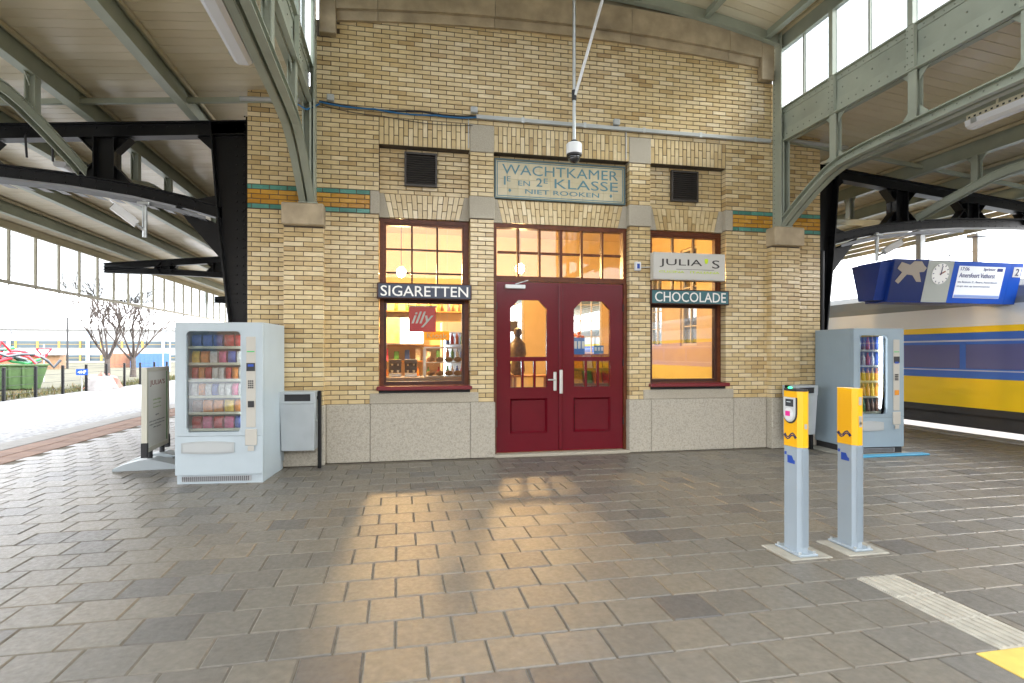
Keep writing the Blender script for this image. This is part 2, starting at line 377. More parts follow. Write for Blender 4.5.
# soldier courses over the recesses and flat arches over the openings
def soldier(xa, xb, z0, z1, y):
    n = round((xb-xa)/.0625); w_ = (xb-xa)/n
    for i in range(n):
        zc = z0+(z1-z0)*(.36 if i % 2 else .66)
        brick_geo(bm_, xa+i*w_, xa+(i+1)*w_, z0, zc, y, random.random()); brick_geo(bm_, xa+i*w_, xa+(i+1)*w_, zc, z1, y, random.random())
def flat_arch(xa, xb, z0, z1, y, lean=.055):
    # skewback stones then fanned bricks
    for s_, xe in ((1, xa), (-1, xb)):
        MB().prism([(xe+s_*.003, z0), (xe+s_*.135, z0), (xe+s_*.135-s_*lean*1.3, z1), (xe+s_*.003, z1)][::s_], 'y', y-.004, y+.17).build('skewback_stone', GRAN, SB)
    a0, b0, a1, b1 = xa+.135, xb-.135, xa+.135-lean*1.3, xb-.135+lean*1.3
    n = round((b0-a0)/.0625); g = G/2
    for i in range(n):
        def xx(t, k): return (a0+(b0-a0)*k/n)*(1-t)+(a1+(b1-a1)*k/n)*t
        t_ = .36 if i % 2 else .66
        for ta, tb_ in ((0, t_), (t_, 1)):
            za, zb = z0+(z1-z0)*ta+g, z0+(z1-z0)*tb_-g
            q4 = [(xx(ta, i)+g, za), (xx(ta, i+1)-g, za), (xx(tb_, i+1)-g, zb), (xx(tb_, i)+g, zb)]
            bm_.hexa([(q4[0][0], y, q4[0][1]), (q4[1][0], y, q4[1][1]), (q4[1][0], y+.15, q4[1][1]), (q4[0][0], y+.15, q4[0][1]),
                      (q4[3][0], y, q4[3][1]), (q4[2][0], y, q4[2][1]), (q4[2][0], y+.15, q4[2][1]), (q4[3][0], y+.15, q4[3][1])], random.random())
for a, c in ((WX0, WX1), (PX1, mir(PX1)), (mir(WX1), mir(WX0))):
    soldier(a, c, 4.215, 4.578, 0); flat_arch(a, c, 3.265, 3.588, .09)
bm_.build('brickwork', BRICK, SB, kind='stuff')
# brick-backing core with the openings left open
core = MB(); yb = .34; ym = .006
def wallbox(xa, xb, za, zb, y=ym): core.box(xa, xb, y, yb, za, zb)
e_ = .008
for m_ in (0, 1):
    f = (lambda a, b_: (a, b_)) if not m_ else (lambda a, b_: (mir(b_), mir(a)))
    wallbox(*f(-1.872, WX0-e_), .0, 4.578); wallbox(*f(-1.872, XL+.03), 4.578, 4.9); wallbox(*f(PX0+e_, PX1-e_), .0, 4.578)
    core.box(*f(WX0-e_, PX0+e_), .128, yb, 3.27, 4.217); core.box(*f(WX0-e_, PX0+e_), ym, yb, 4.217, 4.578); wallbox(*f(WX0-e_, PX0+e_), 0, .9)
    core.box(*f(-1.417, -.941), -.114, ym-.002, 0, 3.06)
core.box(PX1-e_, mir(PX1)+e_, .128, yb, 3.27, 4.217); core.box(PX1-e_, mir(PX1)+e_, ym, yb, 4.217, 4.578)
core.box(XL+.03, mir(XL+.03), ym, yb, 4.578, 5.78); core.prism([(-.8, 5.78), (mir(-.8), 5.78)]+[(mir(-.8)-.1*k*(mir(-.8)+.8)/10, cop(mir(-.8)-.1*k*(mir(-.8)+.8)/10)+.02) for k in range(0)] + [(mir(-.8), 5.8), (CX+1.6, 5.9), (CX, 5.94), (CX-1.6, 5.9), (-.8, 5.8)], 'y', ym, yb)
core.box(-1.872, -1.55, yb, 12, 0, 4.6); core.box(mir(-1.55), mir(-1.872), yb, 1.2, 0, 4.6)
core.build('wall', MORTAR, SB)
# plinth slabs, pier stones, corbels, coping
def stone(name, xa, xb, y0, y1, za, zb, mat, c=.008): return MB().bbox(xa+.002, xb-.002, y0, y1, za+.001, zb-.001, c).build(name, mat, SB)
for m_ in (0, 1):
    f = (lambda a, b_: (a, b_)) if not m_ else (lambda a, b_: (mir(b_), mir(a)))
    stone('plinth_stone', *f(-1.90, -1.44), -.03, .1, 0, .765, PLIN); stone('plinth_stone', *f(-.918, -.36), -.03, .1, 0, .765, PLIN)
    stone('plinth_stone', *f(-.36, .968), -.03, .1, 0, .765, PLIN); stone('plinth_stone', *f(.968, 1.315), -.03, .3, 0, .765, PLIN)
    stone('plinth_stone', *f(-1.44, -.918), -.152, .05, 0, .765, PLIN)
    stone('sill_stone', *f(-.37, 1.085), -.018, .32, .765, .905, GRAN)
    stone('pier_stone', *f(PX0-.012, PX1+.012), -.012, .17, 3.285, 3.592, GRAN); stone('pier_stone', *f(PX0-.006, PX1+.006), -.008, .17, 4.2, 4.576, GRAN)
    stone('impost_stone', *f(-.363, WX0+.006), -.008, .17, 3.285, 3.592, GRAN); stone('corbel_stone', *f(-1.435, -.923), -.215, .02, 3.055, 3.335, STONE, .015)
    # kneeler at the end of the coping
    stone('coping_stone', *f(-1.0, -.785), -.10, .3, 5.57, 6.12, STONE); 
xs = [-.785, -.26, 1.30, mir(1.30), mir(-.26), mir(-.785)]
for a, c in zip(xs, xs[1:]):
    n = 6; b = MB(); pts = [a+.003+(c-a-.006)*k/n for k in range(n+1)]
    for y0, lo, hi in ((-.045, -.005, .12), (-.10, .1215, .47)):
        b.prism([(x, cop(x)+lo) for x in pts]+[(x, cop(x)+hi) for x in pts[::-1]], 'y', y0, .3)
    b.build('coping_stone', STONE, SB)

# ---- windows
def frame(b, xa, xb, za, zb, w_, y0, y1, wb=None, wt=None):
    wb = wb or w_; wt = wt or w_
    b.box(xa, xa+w_, y0, y1, za, zb); b.box(xb-w_, xb, y0, y1, za, zb); b.box(xa+w_, xb-w_, y0, y1, za, za+wb); b.box(xa+w_, xb-w_, y0, y1, zb-wt, zb)
def shop_window(xa, xb, gl):
    b = MB(); frame(b, xa+.003, xb-.003, .955, 3.262, .055, .135, .25); win = b.build('window', WOOD, SB)
    b = MB(); frame(b, xa+.058, xb-.058, 1.0, 2.17, .035, .15, .23, .05, .05); b.build('lower_sash', WOODD, win)
    b = MB().box(xa+.058, xb-.058, .13, .24, 2.172, 2.285); b.build('transom_bar', WOOD, win)
    b = MB(); za, zb = 2.29, 3.207; frame(b, xa+.058, xb-.058, za, zb, .032, .15, .23); b.build('upper_sash', WOOD, win)
    x0, x1 = xa+.09, xb-.09; cw = (x1-x0)/3; rows = [2.322, 2.535, 2.855, 3.175]
    for k in (1, 2): MB().box(x0+cw*k-.012, x0+cw*k+.012, .158, .21, 2.322, 3.175).build('glazing_bar', WOODD, win)
    for z in rows[1:3]:
        for k in range(3): MB().box(x0+cw*k+(.0125 if k else 0), x0+cw*(k+1)-(.0125 if k < 2 else 0), .16, .208, z-.011, z+.011).build('glazing_bar', WOODD, win)
    for r_ in range(3):
        for k in range(3): MB().box(x0+cw*k, x0+cw*(k+1), .184, .189, rows[r_], rows[r_+1]).build('pane', GLASS, win)
    MB().box(xa+.09, xb-.09, .188, .194, 1.04, 2.13).build('pane', gl, win)
    MB().bbox(xa-.03, xb+.02, -.09, .22, .945, .997, .008).build('sill', SILL, win)
    return win
shop_window(WX0, WX1, GLASS); shop_window(mir(WX1), mir(WX0), GLASSR)
for a, c in ((WX0, WX1), (mir(WX1), mir(WX0))): MB().box(a-.006, c+.006, .02, .3, .905, .945).build('sill_shadow_strip', DARK, SB)  # dark strip standing in for the shadow under each red sill
# ---- transom light over the door
XA, XB = PX1, mir(PX1)
b = MB(); frame(b, XA+.003, XB-.003, 2.455, 3.262, .05, .10, .22, .07, .06); tl = b.build('transom_window', WOOD, SB)
x0, x1, za, zb = XA+.053, XB-.053, 2.525, 3.202; cw = (x1-x0)/6; zm = (za+zb)/2
for k in range(1, 6): MB().box(x0+cw*k-(.022 if k == 3 else .014), x0+cw*k+(.022 if k == 3 else .014), .115, .19, za, zb).build('glazing_bar', WOOD, tl)
for k in range(6):
    MB().box(x0+cw*k+.0225, x0+cw*(k+1)-.0225, .12, .185, zm-.014, zm+.014).build('glazing_bar', WOOD, tl)
    for z_, zz in ((za, zm), (zm, zb)): MB().box(x0+cw*k, x0+cw*(k+1), .15, .155, z_, zz).build('pane', GLASS, tl)
for xa_, xb_ in ((XA+.003, XA+.05), (XB-.05, XB-.003)): MB().box(xa_, xb_, .085, .22, 0, 2.453).build('door_post', WOOD, SB)
MB().bbox(XA+.003, XB-.003, -.02, .3, -.01, .03, .006).build('threshold', GRAN, SB)
# ---- door leaves
def leaf(xa, xb, hinge):
    d = MB(); y0, y1 = .11, .165; gx0, gx1 = xa+.20, xb-.20
    z0, z1 = .04, 2.445
    d.box(xa, gx0, y0, y1, z0, z1); d.box(gx1, xb, y0, y1, z0, z1)                       # stiles
    d.box(gx0, gx1, y0, y1, z0, .31); d.box(gx0, gx1, y0, y1, .79, .955); d.box(gx0, gx1, y0, y1, 1.325, 1.385)
    c = .115                                                                            # head with chamfered corners
    d.prism([(gx0, 2.07), (gx0+c, 2.19), (gx1-c, 2.19), (gx1, 2.07), (gx1, z1), (gx0, z1)], 'y', y0, y1)
    cw_ = (gx1-gx0)/3
    for k in (1, 2): d.box(gx0+cw_*k-.016, gx0+cw_*k+.016, y0+.003, y1-.003, .955, 1.325)
    door = d.build('door', RED, SB)
    pm = MB(); pm.box(gx0, gx1, y0+.03, y1-.006, .31, .79); pn = pm.build('door_panel', RED, door)
    pm = MB(); a0, a1, b0, b1 = gx0-.006, gx1+.006, .304, .796; w_ = .028        # bevelled moulding round the sunk panel
    for p4 in ([(a0, b0), (a1, b0), (a1-w_, b0+w_), (a0+w_, b0+w_)], [(a1, b0), (a1, b1), (a1-w_, b1-w_), (a1-w_, b0+w_)], [(a1, b1), (a0, b1), (a0+w_, b1-w_), (a1-w_, b1-w_)], [(a0, b1), (a0, b0), (a0+w_, b0+w_), (a0+w_, b1-w_)]):
        (q0, q1, q2, q3) = p4; pm.add([(q0[0], y0-.010, q0[1]), (q1[0], y0-.010, q1[1]), (q2[0], y0+.028, q2[1]), (q3[0], y0+.028, q3[1]), (q0[0], y0-.0005, q0[1]), (q1[0], y0-.0005, q1[1])], [(0, 1, 2, 3), (0, 4, 5, 1)])
    pm.build('panel_moulding', RED, pn)
    MB().prism([(gx0, 1.385), (gx1, 1.385), (gx1, 2.07), (gx1-c, 2.19), (gx0+c, 2.19), (gx0, 2.07)], 'y', .135, .140).build('pane', GLASS, door)
    for k in range(3): MB().box(gx0+cw_*k+(.0165 if k else 0), gx0+cw_*(k+1)-(.0165 if k < 2 else 0), .135, .14, .955, 1.325).build('pane', GLASS, door)
    bd = MB(); 
    zz = [1.385, 2.07]; frame(bd, gx0-.012, gx1+.012, .943, 1.337, .012, y0-.008, y0-.0005); bd.build('moulding', RED, door)
    for z in (.45, 1.3, 2.1): MB().tube([(hinge, y0-.008, z-.05), (hinge, y0-.008, z+.05)], .012).build('hinge', DARK, door)
    return door
xm = CX-.01
dl = leaf(XA+.054, xm-.003, XA+.05); dr = leaf(xm+.003, XB-.054, XB-.05)
MB().bbox(xm-.03, xm+.028, .088, .109, .06, 2.44, .006).build('cover_strip', RED, dr)
MB().bbox(xm-.105, xm-.06, .092, .109, .90, 1.17, .006).build('lock_plate', STEELB, dl)
MB().tube([(xm-.083, .108, 1.06), (xm-.083, .05, 1.06), (xm-.10, .045, 1.06), (xm-.20, .045, 1.06)], .011, 10).build('door_handle', STEELB, dl, True)
MB().bbox(xm-.022, xm+.024, .066, .0875, .86, 1.20, .005).build('push_plate', STEELB, dr)
MB().bbox(XA+.17, XA+.46, .055, .109, 2.345, 2.40, .008).build('door_closer', WHITE, dl)
MB().bar((XA+.32, .08, 2.41), (XA+.50, .07, 2.465), .02, .01).build('closer_arm', GALV, dl)
# ---- vents
for xa in (.085, 3.99):
    v = thing('vent_grille', 'square dark louvred vent grille in the brick recess above the %s window' % ('left' if xa < 1 else 'right'), 'vent', (xa+.22, .11, 3.71), world=True)
    b = MB(); frame(b, xa, xa+.44, 3.705, 4.165, .028, .07, .119); b.build('vent_frame', VENT, v)
    MB().box(xa+.028, xa+.412, .108, .117, 3.733, 4.137).build('backing', DARK, v)
    for k in range(13):
        z = 3.75+k*.0305; MB().hexa([(xa+.029,.078,z-.008),(xa+.411,.078,z-.008),(xa+.411,.105,z+.012),(xa+.029,.105,z+.012),(xa+.029,.078,z-.003),(xa+.411,.078,z-.003),(xa+.411,.105,z+.017),(xa+.029,.105,z+.017)]).build('louvre', VENT, v)

# ================================================================ signs on the building
s = thing('tile_sign', 'old cream tile sign with blue lettering above the red doors', 'sign', (CX, .1, 3.6), world=True)
xa, xb, za, zb = PX1+.02, mir(PX1)-.03, 3.603, 4.165
b = MB(); frame(b, xa, xb, za, zb, .022, .072, .118); b.build('sign_frame', M('sign_frame_blue', (.10, .155, .16), .5), s)
nx, nz = 12, 4
for i in range(nx):
    for j in range(nz):
        w1, h1 = (xb-xa-.044)/nx, (zb-za-.044)/nz
        MB().bbox(xa+.022+i*w1+.0008, xa+.022+(i+1)*w1-.0008, .085, .11, za+.022+j*h1+.0008, za+.022+(j+1)*h1-.0008, .0015).build('tile', TILES, s)
b = MB(); frame(b, xa+.035, xb-.035, za+.037, zb-.037, .012, .0835, .0848); b.build('border_line', TBLUE, s)
yt = .0846
for body, x0, x1, z0, z1, bo in (('WACHTKAMER', xa+.11, xb-.11, 3.95, 4.09, .0), ('1', xa+.135, xa+.16, 3.80, 3.92, .0), ('E', xa+.18, xa+.23, 3.85, 3.92, .008), ('EN', xa+.34, xa+.51, 3.80, 3.87, .006),
                              ('2', xa+.60, xa+.69, 3.80, 3.92, .01), ('E', xa+.71, xa+.77, 3.85, 3.92, .008), ('KLASSE', xa+.87, xb-.11, 3.79, 3.925, .0), ('NIET ROOKEN', xa+.44, xb-.40, 3.69, 3.755, .008)):
    obj('lettering', text_mesh(body, TBLUE, x0, x1, z0, z1, yt, .002, bold=bo), s)
for x in (xa+.22, xb-.22): MB().prism([(x-.022, 3.725), (x, 3.695), (x+.022, 3.725), (x, 3.755)], 'y', .0826, .0846).build('lozenge', TBLUE, s)
def board(name, label, xa, xb, za, zb, y0, y1, face, edge, lines):
    t = thing(name, label, 'sign', ((xa+xb)/2, y1, za), world=True)
    MB().bbox(xa, xb, y0+.004, y1, za, zb, .006).build('board', edge, t)
    MB().box(xa+.018, xb-.018, y0, y0+.0035, za+.015, zb-.015).build('face', face, t)
    for (body, x0, x1, z0, z1, mt, bo) in lines: obj('lettering', text_mesh(body, mt, x0, x1, z0, z1, y0-.0002, .003, bold=bo), t)
    return t
board('shop_sign', 'navy board with white capitals SIGARETTEN across the left window', -.272, .985, 2.16, 2.372, -.055, .0, SIGNB, WOODD, [('SIGARETTEN', -.225, .935, 2.195, 2.335, LETW, .006)])
board('shop_sign', 'teal board with white capitals CHOCOLADE across the right window', mir(.985), mir(-.272), 2.155, 2.37, -.055, .0, SIGNT, WOODD, [('CHOCOLADE', mir(.985)+.06, mir(-.272)-.06, 2.19, 2.335, LETW, .004)])
WSG = M('sign_offwhite', (.56, .545, .50), .4); CHAR = M('sign_charcoal', (.035, .03, .028), .4); LIME = M('sign_lime', (.55, .72, .01), .4)
t = board('shop_sign', 'off-white box sign lettered JULIA\'S above the CHOCOLADE board', 3.60, 4.735, 2.50, 2.895, -.15, -.03, WSG, WSG,
      [('JULIA', 3.69, 4.36, 2.68, 2.80, CHAR, 0), ('S', 4.52, 4.64, 2.68, 2.80, CHAR, 0), ("'", 4.40, 4.455, 2.745, 2.815, LIME, .02), ('CUCINA', 3.68, 4.08, 2.60, 2.63, LIME, .004), ('ITALIANA', 4.17, 4.64, 2.60, 2.63, LIME, .004)])
MB().box(3.95, 4.55, -.1525, -.1502, 2.652, 2.657).build('rule', CHAR, t)
MB().bar((3.42, -.02, 2.68), (3.62, -.06, 2.69), .012, .012).build('arm', PALE, t)
wb_ = thing('wall_box', 'small white box on the brick pier beside the box sign', 'box', (3.42, 0, 2.65), world=True)
MB().bbox(3.36, 3.45, -.06, -.002, 2.63, 2.76, .01).build('case', WHITE, wb_); MB().box(3.385, 3.425, -.064, -.0605, 2.66, 2.73).build('dial', BLU, wb_)
# cables and conduit along the facade
cd = thing('wall_conduit', 'pale conduit running across the facade above the recesses', 'conduit', (3.2, 0, 4.64), world=True)
MB().bbox(1.05, 5.58, -.045, -.003, 4.645, 4.70, .006).build('trunking', PALE, cd)
for x in (1.7, 2.6, 3.5, 4.4, 5.3): MB().box(x-.02, x+.02, -.05, -.0455, 4.635, 4.71).build('clip', GALV, cd)
for x, n_ in ((-.86, 'beside the left steel post'), (1.02, 'where the loose cables meet the conduit'), (3.08, 'above the middle of the conduit')):
    t = thing('junction_box', 'small pale junction box on the bricks %s' % n_, 'box', (x, 0, 4.72), world=True)
    MB().bbox(x-.045, x+.045, -.06, -.002, 4.715, 4.80, .008).build('case', PALE, t); MB().box(x-.035, x+.035, -.064, -.0605, 4.725, 4.79).build('lid', PALE, t)
CB = M('cable_blue', (.015, .12, .28), .4); CK = M('cable_black', (.012, .012, .014), .5)
def wire(name, label, pts, r_, mt, sub=14):
    P = []
    for i in range(len(pts)-1):
        for k in range(sub):
            t_ = k/sub; p, q = Vector(pts[i]), Vector(pts[i+1]); P.append(p.lerp(q, t_)-Vector((0, 0, .035*math.sin(math.pi*t_)*(q-p).length/1.2)))
    P.append(Vector(pts[-1])); o = MB().tube(P, r_, 6).build(name, mt, smooth=True); tag(o, label, 'cable'); return o
wire('black_cable', 'black cable sagging across the bricks from the left post', [(-1.0, -.04, 4.70), (.3, -.03, 4.68), (1.05, -.03, 4.675)], .013, CK)
wire('blue_cable', 'blue cable sagging just below the black cable left of the conduit', [(-1.0, -.055, 4.685), (-.3, -.04, 4.655), (.5, -.04, 4.64), (1.05, -.04, 4.655)], .011, CB)
wire('thin_cable', 'thin grey cable drooping lowest below the blue cable', [(-1.0, -.03, 4.66), (-.2, -.02, 4.58), (1.0, -.02, 4.55)], .005, CHAR)
wire('drop_cable', 'thin cable dropping beside the left pier stone to the vent', [(.945, -.012, 4.64), (.945, -.012, 4.24)], .008, PALE, 2)
wire('drop_cable', 'thin cable dropping beside the right pier stone', [(3.235, -.012, 4.64), (3.235, -.012, 4.24)], .008, PALE, 2)

# ================================================================ steel hall: clerestory trusses, roof
def chain_profile(pts, wd, ht, b):
    for p, q in zip(pts, pts[1:]): b.bar(p, q, wd, ht)
def truss(s_):
    nm = 'left' if s_ < 0 else 'right'
    X = lambda d: (XL-d) if s_ < 0 else (XR+d)          # d outward from the inner face
    def bx(b, d0, d1, *r_): a, c = X(d0), X(d1); return b.box(min(a, c), max(a, c), *r_)
    t = thing('clerestory_truss', 'grey-green riveted steel truss with clerestory glazing on the %s side of the hall' % nm, 'truss', (X(.06), -2, 0), world=True)
    y0, y1 = -12, -.02
    b = MB(); bx(b, .05, .07, y0, -.05, 4.65, 5.13); b.build('girder_web', STEEL, t)
    b = MB(); bx(b, -.005, .0495, y0, -.05, 4.62, 4.64); bx(b, .035, .0495, y0, -.05, 4.64, 4.80); bx(b, .0705, .14, y0, -.05, 4.62, 4.64); b.build('lower_angle', STEEL, t)
    b = MB(); bx(b, .0, .0495, y0, -.05, 5.118, 5.135); bx(b, .038, .0495, y0, -.05, 5.05, 5.118); bx(b, .0705, .12, y0, -.05, 5.118, 5.135); b.build('upper_angle', STEEL, t)
    b = MB(); bx(b, .03, .06, y0, -.05, 6.0, 6.29); bx(b, -.01, .03, y0, -.05, 6.0, 6.02); b.build('eaves_beam', STEEL, t)
    b = MB(); bx(b, -.045, .028, y0, -.05, 6.25, 6.28); b.build('eaves_strip', CREAM, t)
    b = MB(); n_ = (1 if s_ < 0 else -1, 0, 0); xr = X(.0352); xw = X(.0502); ys = [-.12-.118*k for k in range(40)]
    b.rivets([(xr, y, 4.72) for y in ys], n_); b.rivets([(X(.038), y, 5.085) for y in ys], n_, .010); b.rivets([(xw, y, 4.93) for y in ys[::2]], n_)
    b.build('rivets', STEELD, t, kind='stuff')
    # wall post on its corbel: two channels and a web
    b = MB(); bx(b, -.035, -.018, -.20, -.005, 3.345, 6.45); bx(b, .10, .117, -.20, -.005, 3.345, 4.66); bx(b, -.018, .10, -.085, -.068, 3.345, 4.66); bx(b, .005, .03, -.19, -.086, 3.345, 4.66)
    b.build('wall_post', STEEL, t); b = MB(); bx(b, -.07, .16, -.21, -.005, 3.336, 3.348); b.build('base_plate', STEEL, t)
    b = MB(); bx(b, -.018, .04, -.06, -.045, 4.66, 6.3); b.build('end_plate', STEEL, t)
    b = MB(); b.rivets([(X(-.0355), -.05, 3.42+.07*k) for k in range(40)], n_, .009); b.rivets([(X(.03), -.0865, 3.42+.07*k) for k in range(17)], (0, -1, 0), .009); b.build('rivets', STEELD, t, kind='stuff')
    # lower chord: springs from the post foot, bends, then runs level
    ch = [(-.17, 3.40), (-.45, 3.575), (-.78, 3.76), (-1.05, 3.885), (-1.3, 3.955), (-1.7, 3.985), (-3.2, 4.02), (-6.2, 4.03)]
    ch += [(-12, 4.03)]
    b = MB()
    for (ya, za), (yc, zc) in zip(ch, ch[1:]):
        for dd, wd, hh, oz in ((.012, .075, .014, .055), (.105, .075, .014, .055), (.04, .012, .11, 0), (.078, .012, .11, 0), (.0, .07, .012, -.055), (.118, .07, .012, -.055)):
            b.bar((X(dd), ya, za+oz), (X(dd), yc, zc+oz), wd, hh)
    b.build('lower_chord', STEEL, t)
    b = MB()
    for (ya, za), (yc, zc) in list(zip(ch, ch[1:]))[:7]:
        L_ = math.hypot(yc-ya, zc-za); k = int(L_/.13)
        b.rivets([(X(.0335), ya+(yc-ya)*(j+.5)/max(k, 1), za+(zc-za)*(j+.5)/max(k, 1)+.02) for j in range(k)], n_, .009)
    b.build('rivets', STEELD, t, kind='stuff')
    yv = [-1.16-1.19*k for k in range(10)]
    for y in yv:
        b = MB(); z0 = 3.94 if y > -1.5 else 4.02
        bx(b, .018, .03, y-.055, y+.055, z0+.03, 4.625); bx(b, .03, .10, y-.006, y+.006, z0, 4.62); bx(b, .10, .112, y-.055, y+.055, z0+.03, 4.625)
        v = b.build('truss_vertical', STEEL, t)
        for sg in (1, -1):
            MB().prism([(y+sg*.055, 4.62), (y+sg*.17, 4.62), (y+sg*.055, 4.50)], 'x', X(.06), X(.07)).build('gusset', STEEL, v); MB().prism([(y+sg*.055, z0+.08), (y+sg*.17, z0+.09), (y+sg*.055, z0+.20)], 'x', X(.06), X(.07)).build('gusset', STEEL, v)
        b = MB(); bx(b, -.012, .034, y-.05, y+.05, 4.642, 5.12); bx(b, -.012, .06, y-.035, y+.035, 5.135, 6.0); v2 = b.build('clerestory_post', STEEL, t)
        b = MB(); b.rivets([(X(-.0125), y+dy, 4.70+.075*k) for k in range(6) for dy in (-.03, .03)], n_, .009); b.build('rivets', STEELD, v2, kind='stuff')
        if abs(y) > 5: continue
    ym_ = [-.06]+[y for y in yv]
    for a, c in zip(ym_, ym_[1:]):
        yc = (a+c)/2; b = MB(); bx(b, .02, .05, yc-.014, yc+.014, 5.135, 6.0); b.build('glazing_bar', STEEL, t)
        for p, q in ((a-.035, yc+.014), (yc-.014, c+.035)):
            b = MB(); bx(b, .038, .043, q, p, 5.135, 6.0); b.build('pane', GLASSC, t)
    return t
truss(-1); truss(1)

def arc(x): return 6.24+.42*(1-((x-CX)/3.4)**2)
NR = thing('hall_roof', 'low arched hall roof of cream boards on grey-green steel ribs', 'roof', (CX, -6, 6), world=True)
n = 14; px = [XL-.03+(XR-XL+.06)*k/n for k in range(n+1)]
RL = 1.75                        # half width of the unseen glazed ridge, added to let daylight in
def arch_prism(b, off0, off1, y0, y1, r_=0., gap=False):
    for a, c in zip(px, px[1:]):
        if gap and abs((a+c)/2-CX) < RL: continue
        b.hexa([(a, y0, arc(a)+off0), (c, y0, arc(c)+off0), (c, y1, arc(c)+off0), (a, y1, arc(a)+off0), (a, y0, arc(a)+off1), (c, y0, arc(c)+off1), (c, y1, arc(c)+off1), (a, y1, arc(a)+off1)], r_)
b = MB(); arch_prism(b, 0, .022, -.1475, 0); arch_me = b.mesh('ceiling_board', BOARD)
BW = .155
b = MB(); arch_prism(b, 0, .022, -.1475, 0, 0., True); side_me = b.mesh('ceiling_board', BOARD)
for k in range(24): obj('ceiling_board', arch_me if k < 10 else side_me, NR, (0, -.0-BW*k, 0))
b = MB()
for k in range(24, 78): arch_prism(b, 0, .022, -BW*k-.1475, -BW*k, random.random(), True)
b.build('far_boards', BOARD, NR, kind='stuff')
b = MB(); arch_prism(b, .03, .10, -1.56, .3); arch_prism(b, .03, .10, -12.1, -1.56, 0, True); b.build('roof_deck', M('roof_zinc', (.55, .57, .58), .45), NR)
b = MB()
for a, c in zip(px, px[1:]):
    if c < -.75 or a > mir(-.75): continue
    a_, c_ = max(a, -.99), min(c, mir(-.99)); b.hexa([(a_, .02, cop(a_)+.40), (c_, .02, cop(c_)+.40), (c_, .10, cop(c_)+.40), (a_, .10, cop(a_)+.40), (a_, .02, arc(a_)+.02), (c_, .02, arc(c_)+.02), (c_, .10, arc(c_)+.02), (a_, .10, arc(a_)+.02)])
b.build('end_boarding', CREAM, NR)
pg = sorted({x for a, c in zip(px, px[1:]) if abs((a+c)/2-CX) < RL for x in (a, c)})
for k in range(11):  # invented rooflight, out of view, brings sky light onto facade and floor
    ya = -1.57-.93*k
    for a, c in zip(pg, pg[1:]):
        MB().hexa([(a, ya-.90, arc(a)+.03), (c, ya-.90, arc(c)+.03), (c, ya, arc(c)+.03), (a, ya, arc(a)+.03), (a, ya-.90, arc(a)+.036), (c, ya-.90, arc(c)+.036), (c, ya, arc(c)+.036), (a, ya, arc(a)+.036)]).build('added_rooflight_pane', GLASSC, NR)
    b = MB()
    for a, c in zip(pg, pg[1:]): b.bar((a, ya-.915, arc(a)+.02), (c, ya-.915, arc(c)+.02), .03, .05)
    b.build('added_rooflight_bar', STEEL, NR)
for y in (-.09, -4.75, -9.45):
    b = MB(); arch_prism(b, -.185, -.17, y-.09, y-.0); arch_prism(b, -.17, -.002, y-.035, y-.022); b.build('arch_rib', STEEL, NR)
for d in (-3.15, -2.15, -1.06, 0, 1.06, 2.15, 3.15):
    x = CX+d; z = arc(x); b = MB(); b.box(x-.045, x+.045, -11.95, -.10, z-.13, z-.118); b.box(x-.006, x+.006, -11.95, -.10, z-.118, z-.004); b.build('purlin', STEEL, NR)
    MB().box(x+.007, x+.03, -11.95, -.10, z-.05, z-.012).build('cover_strip', CREAM, NR)

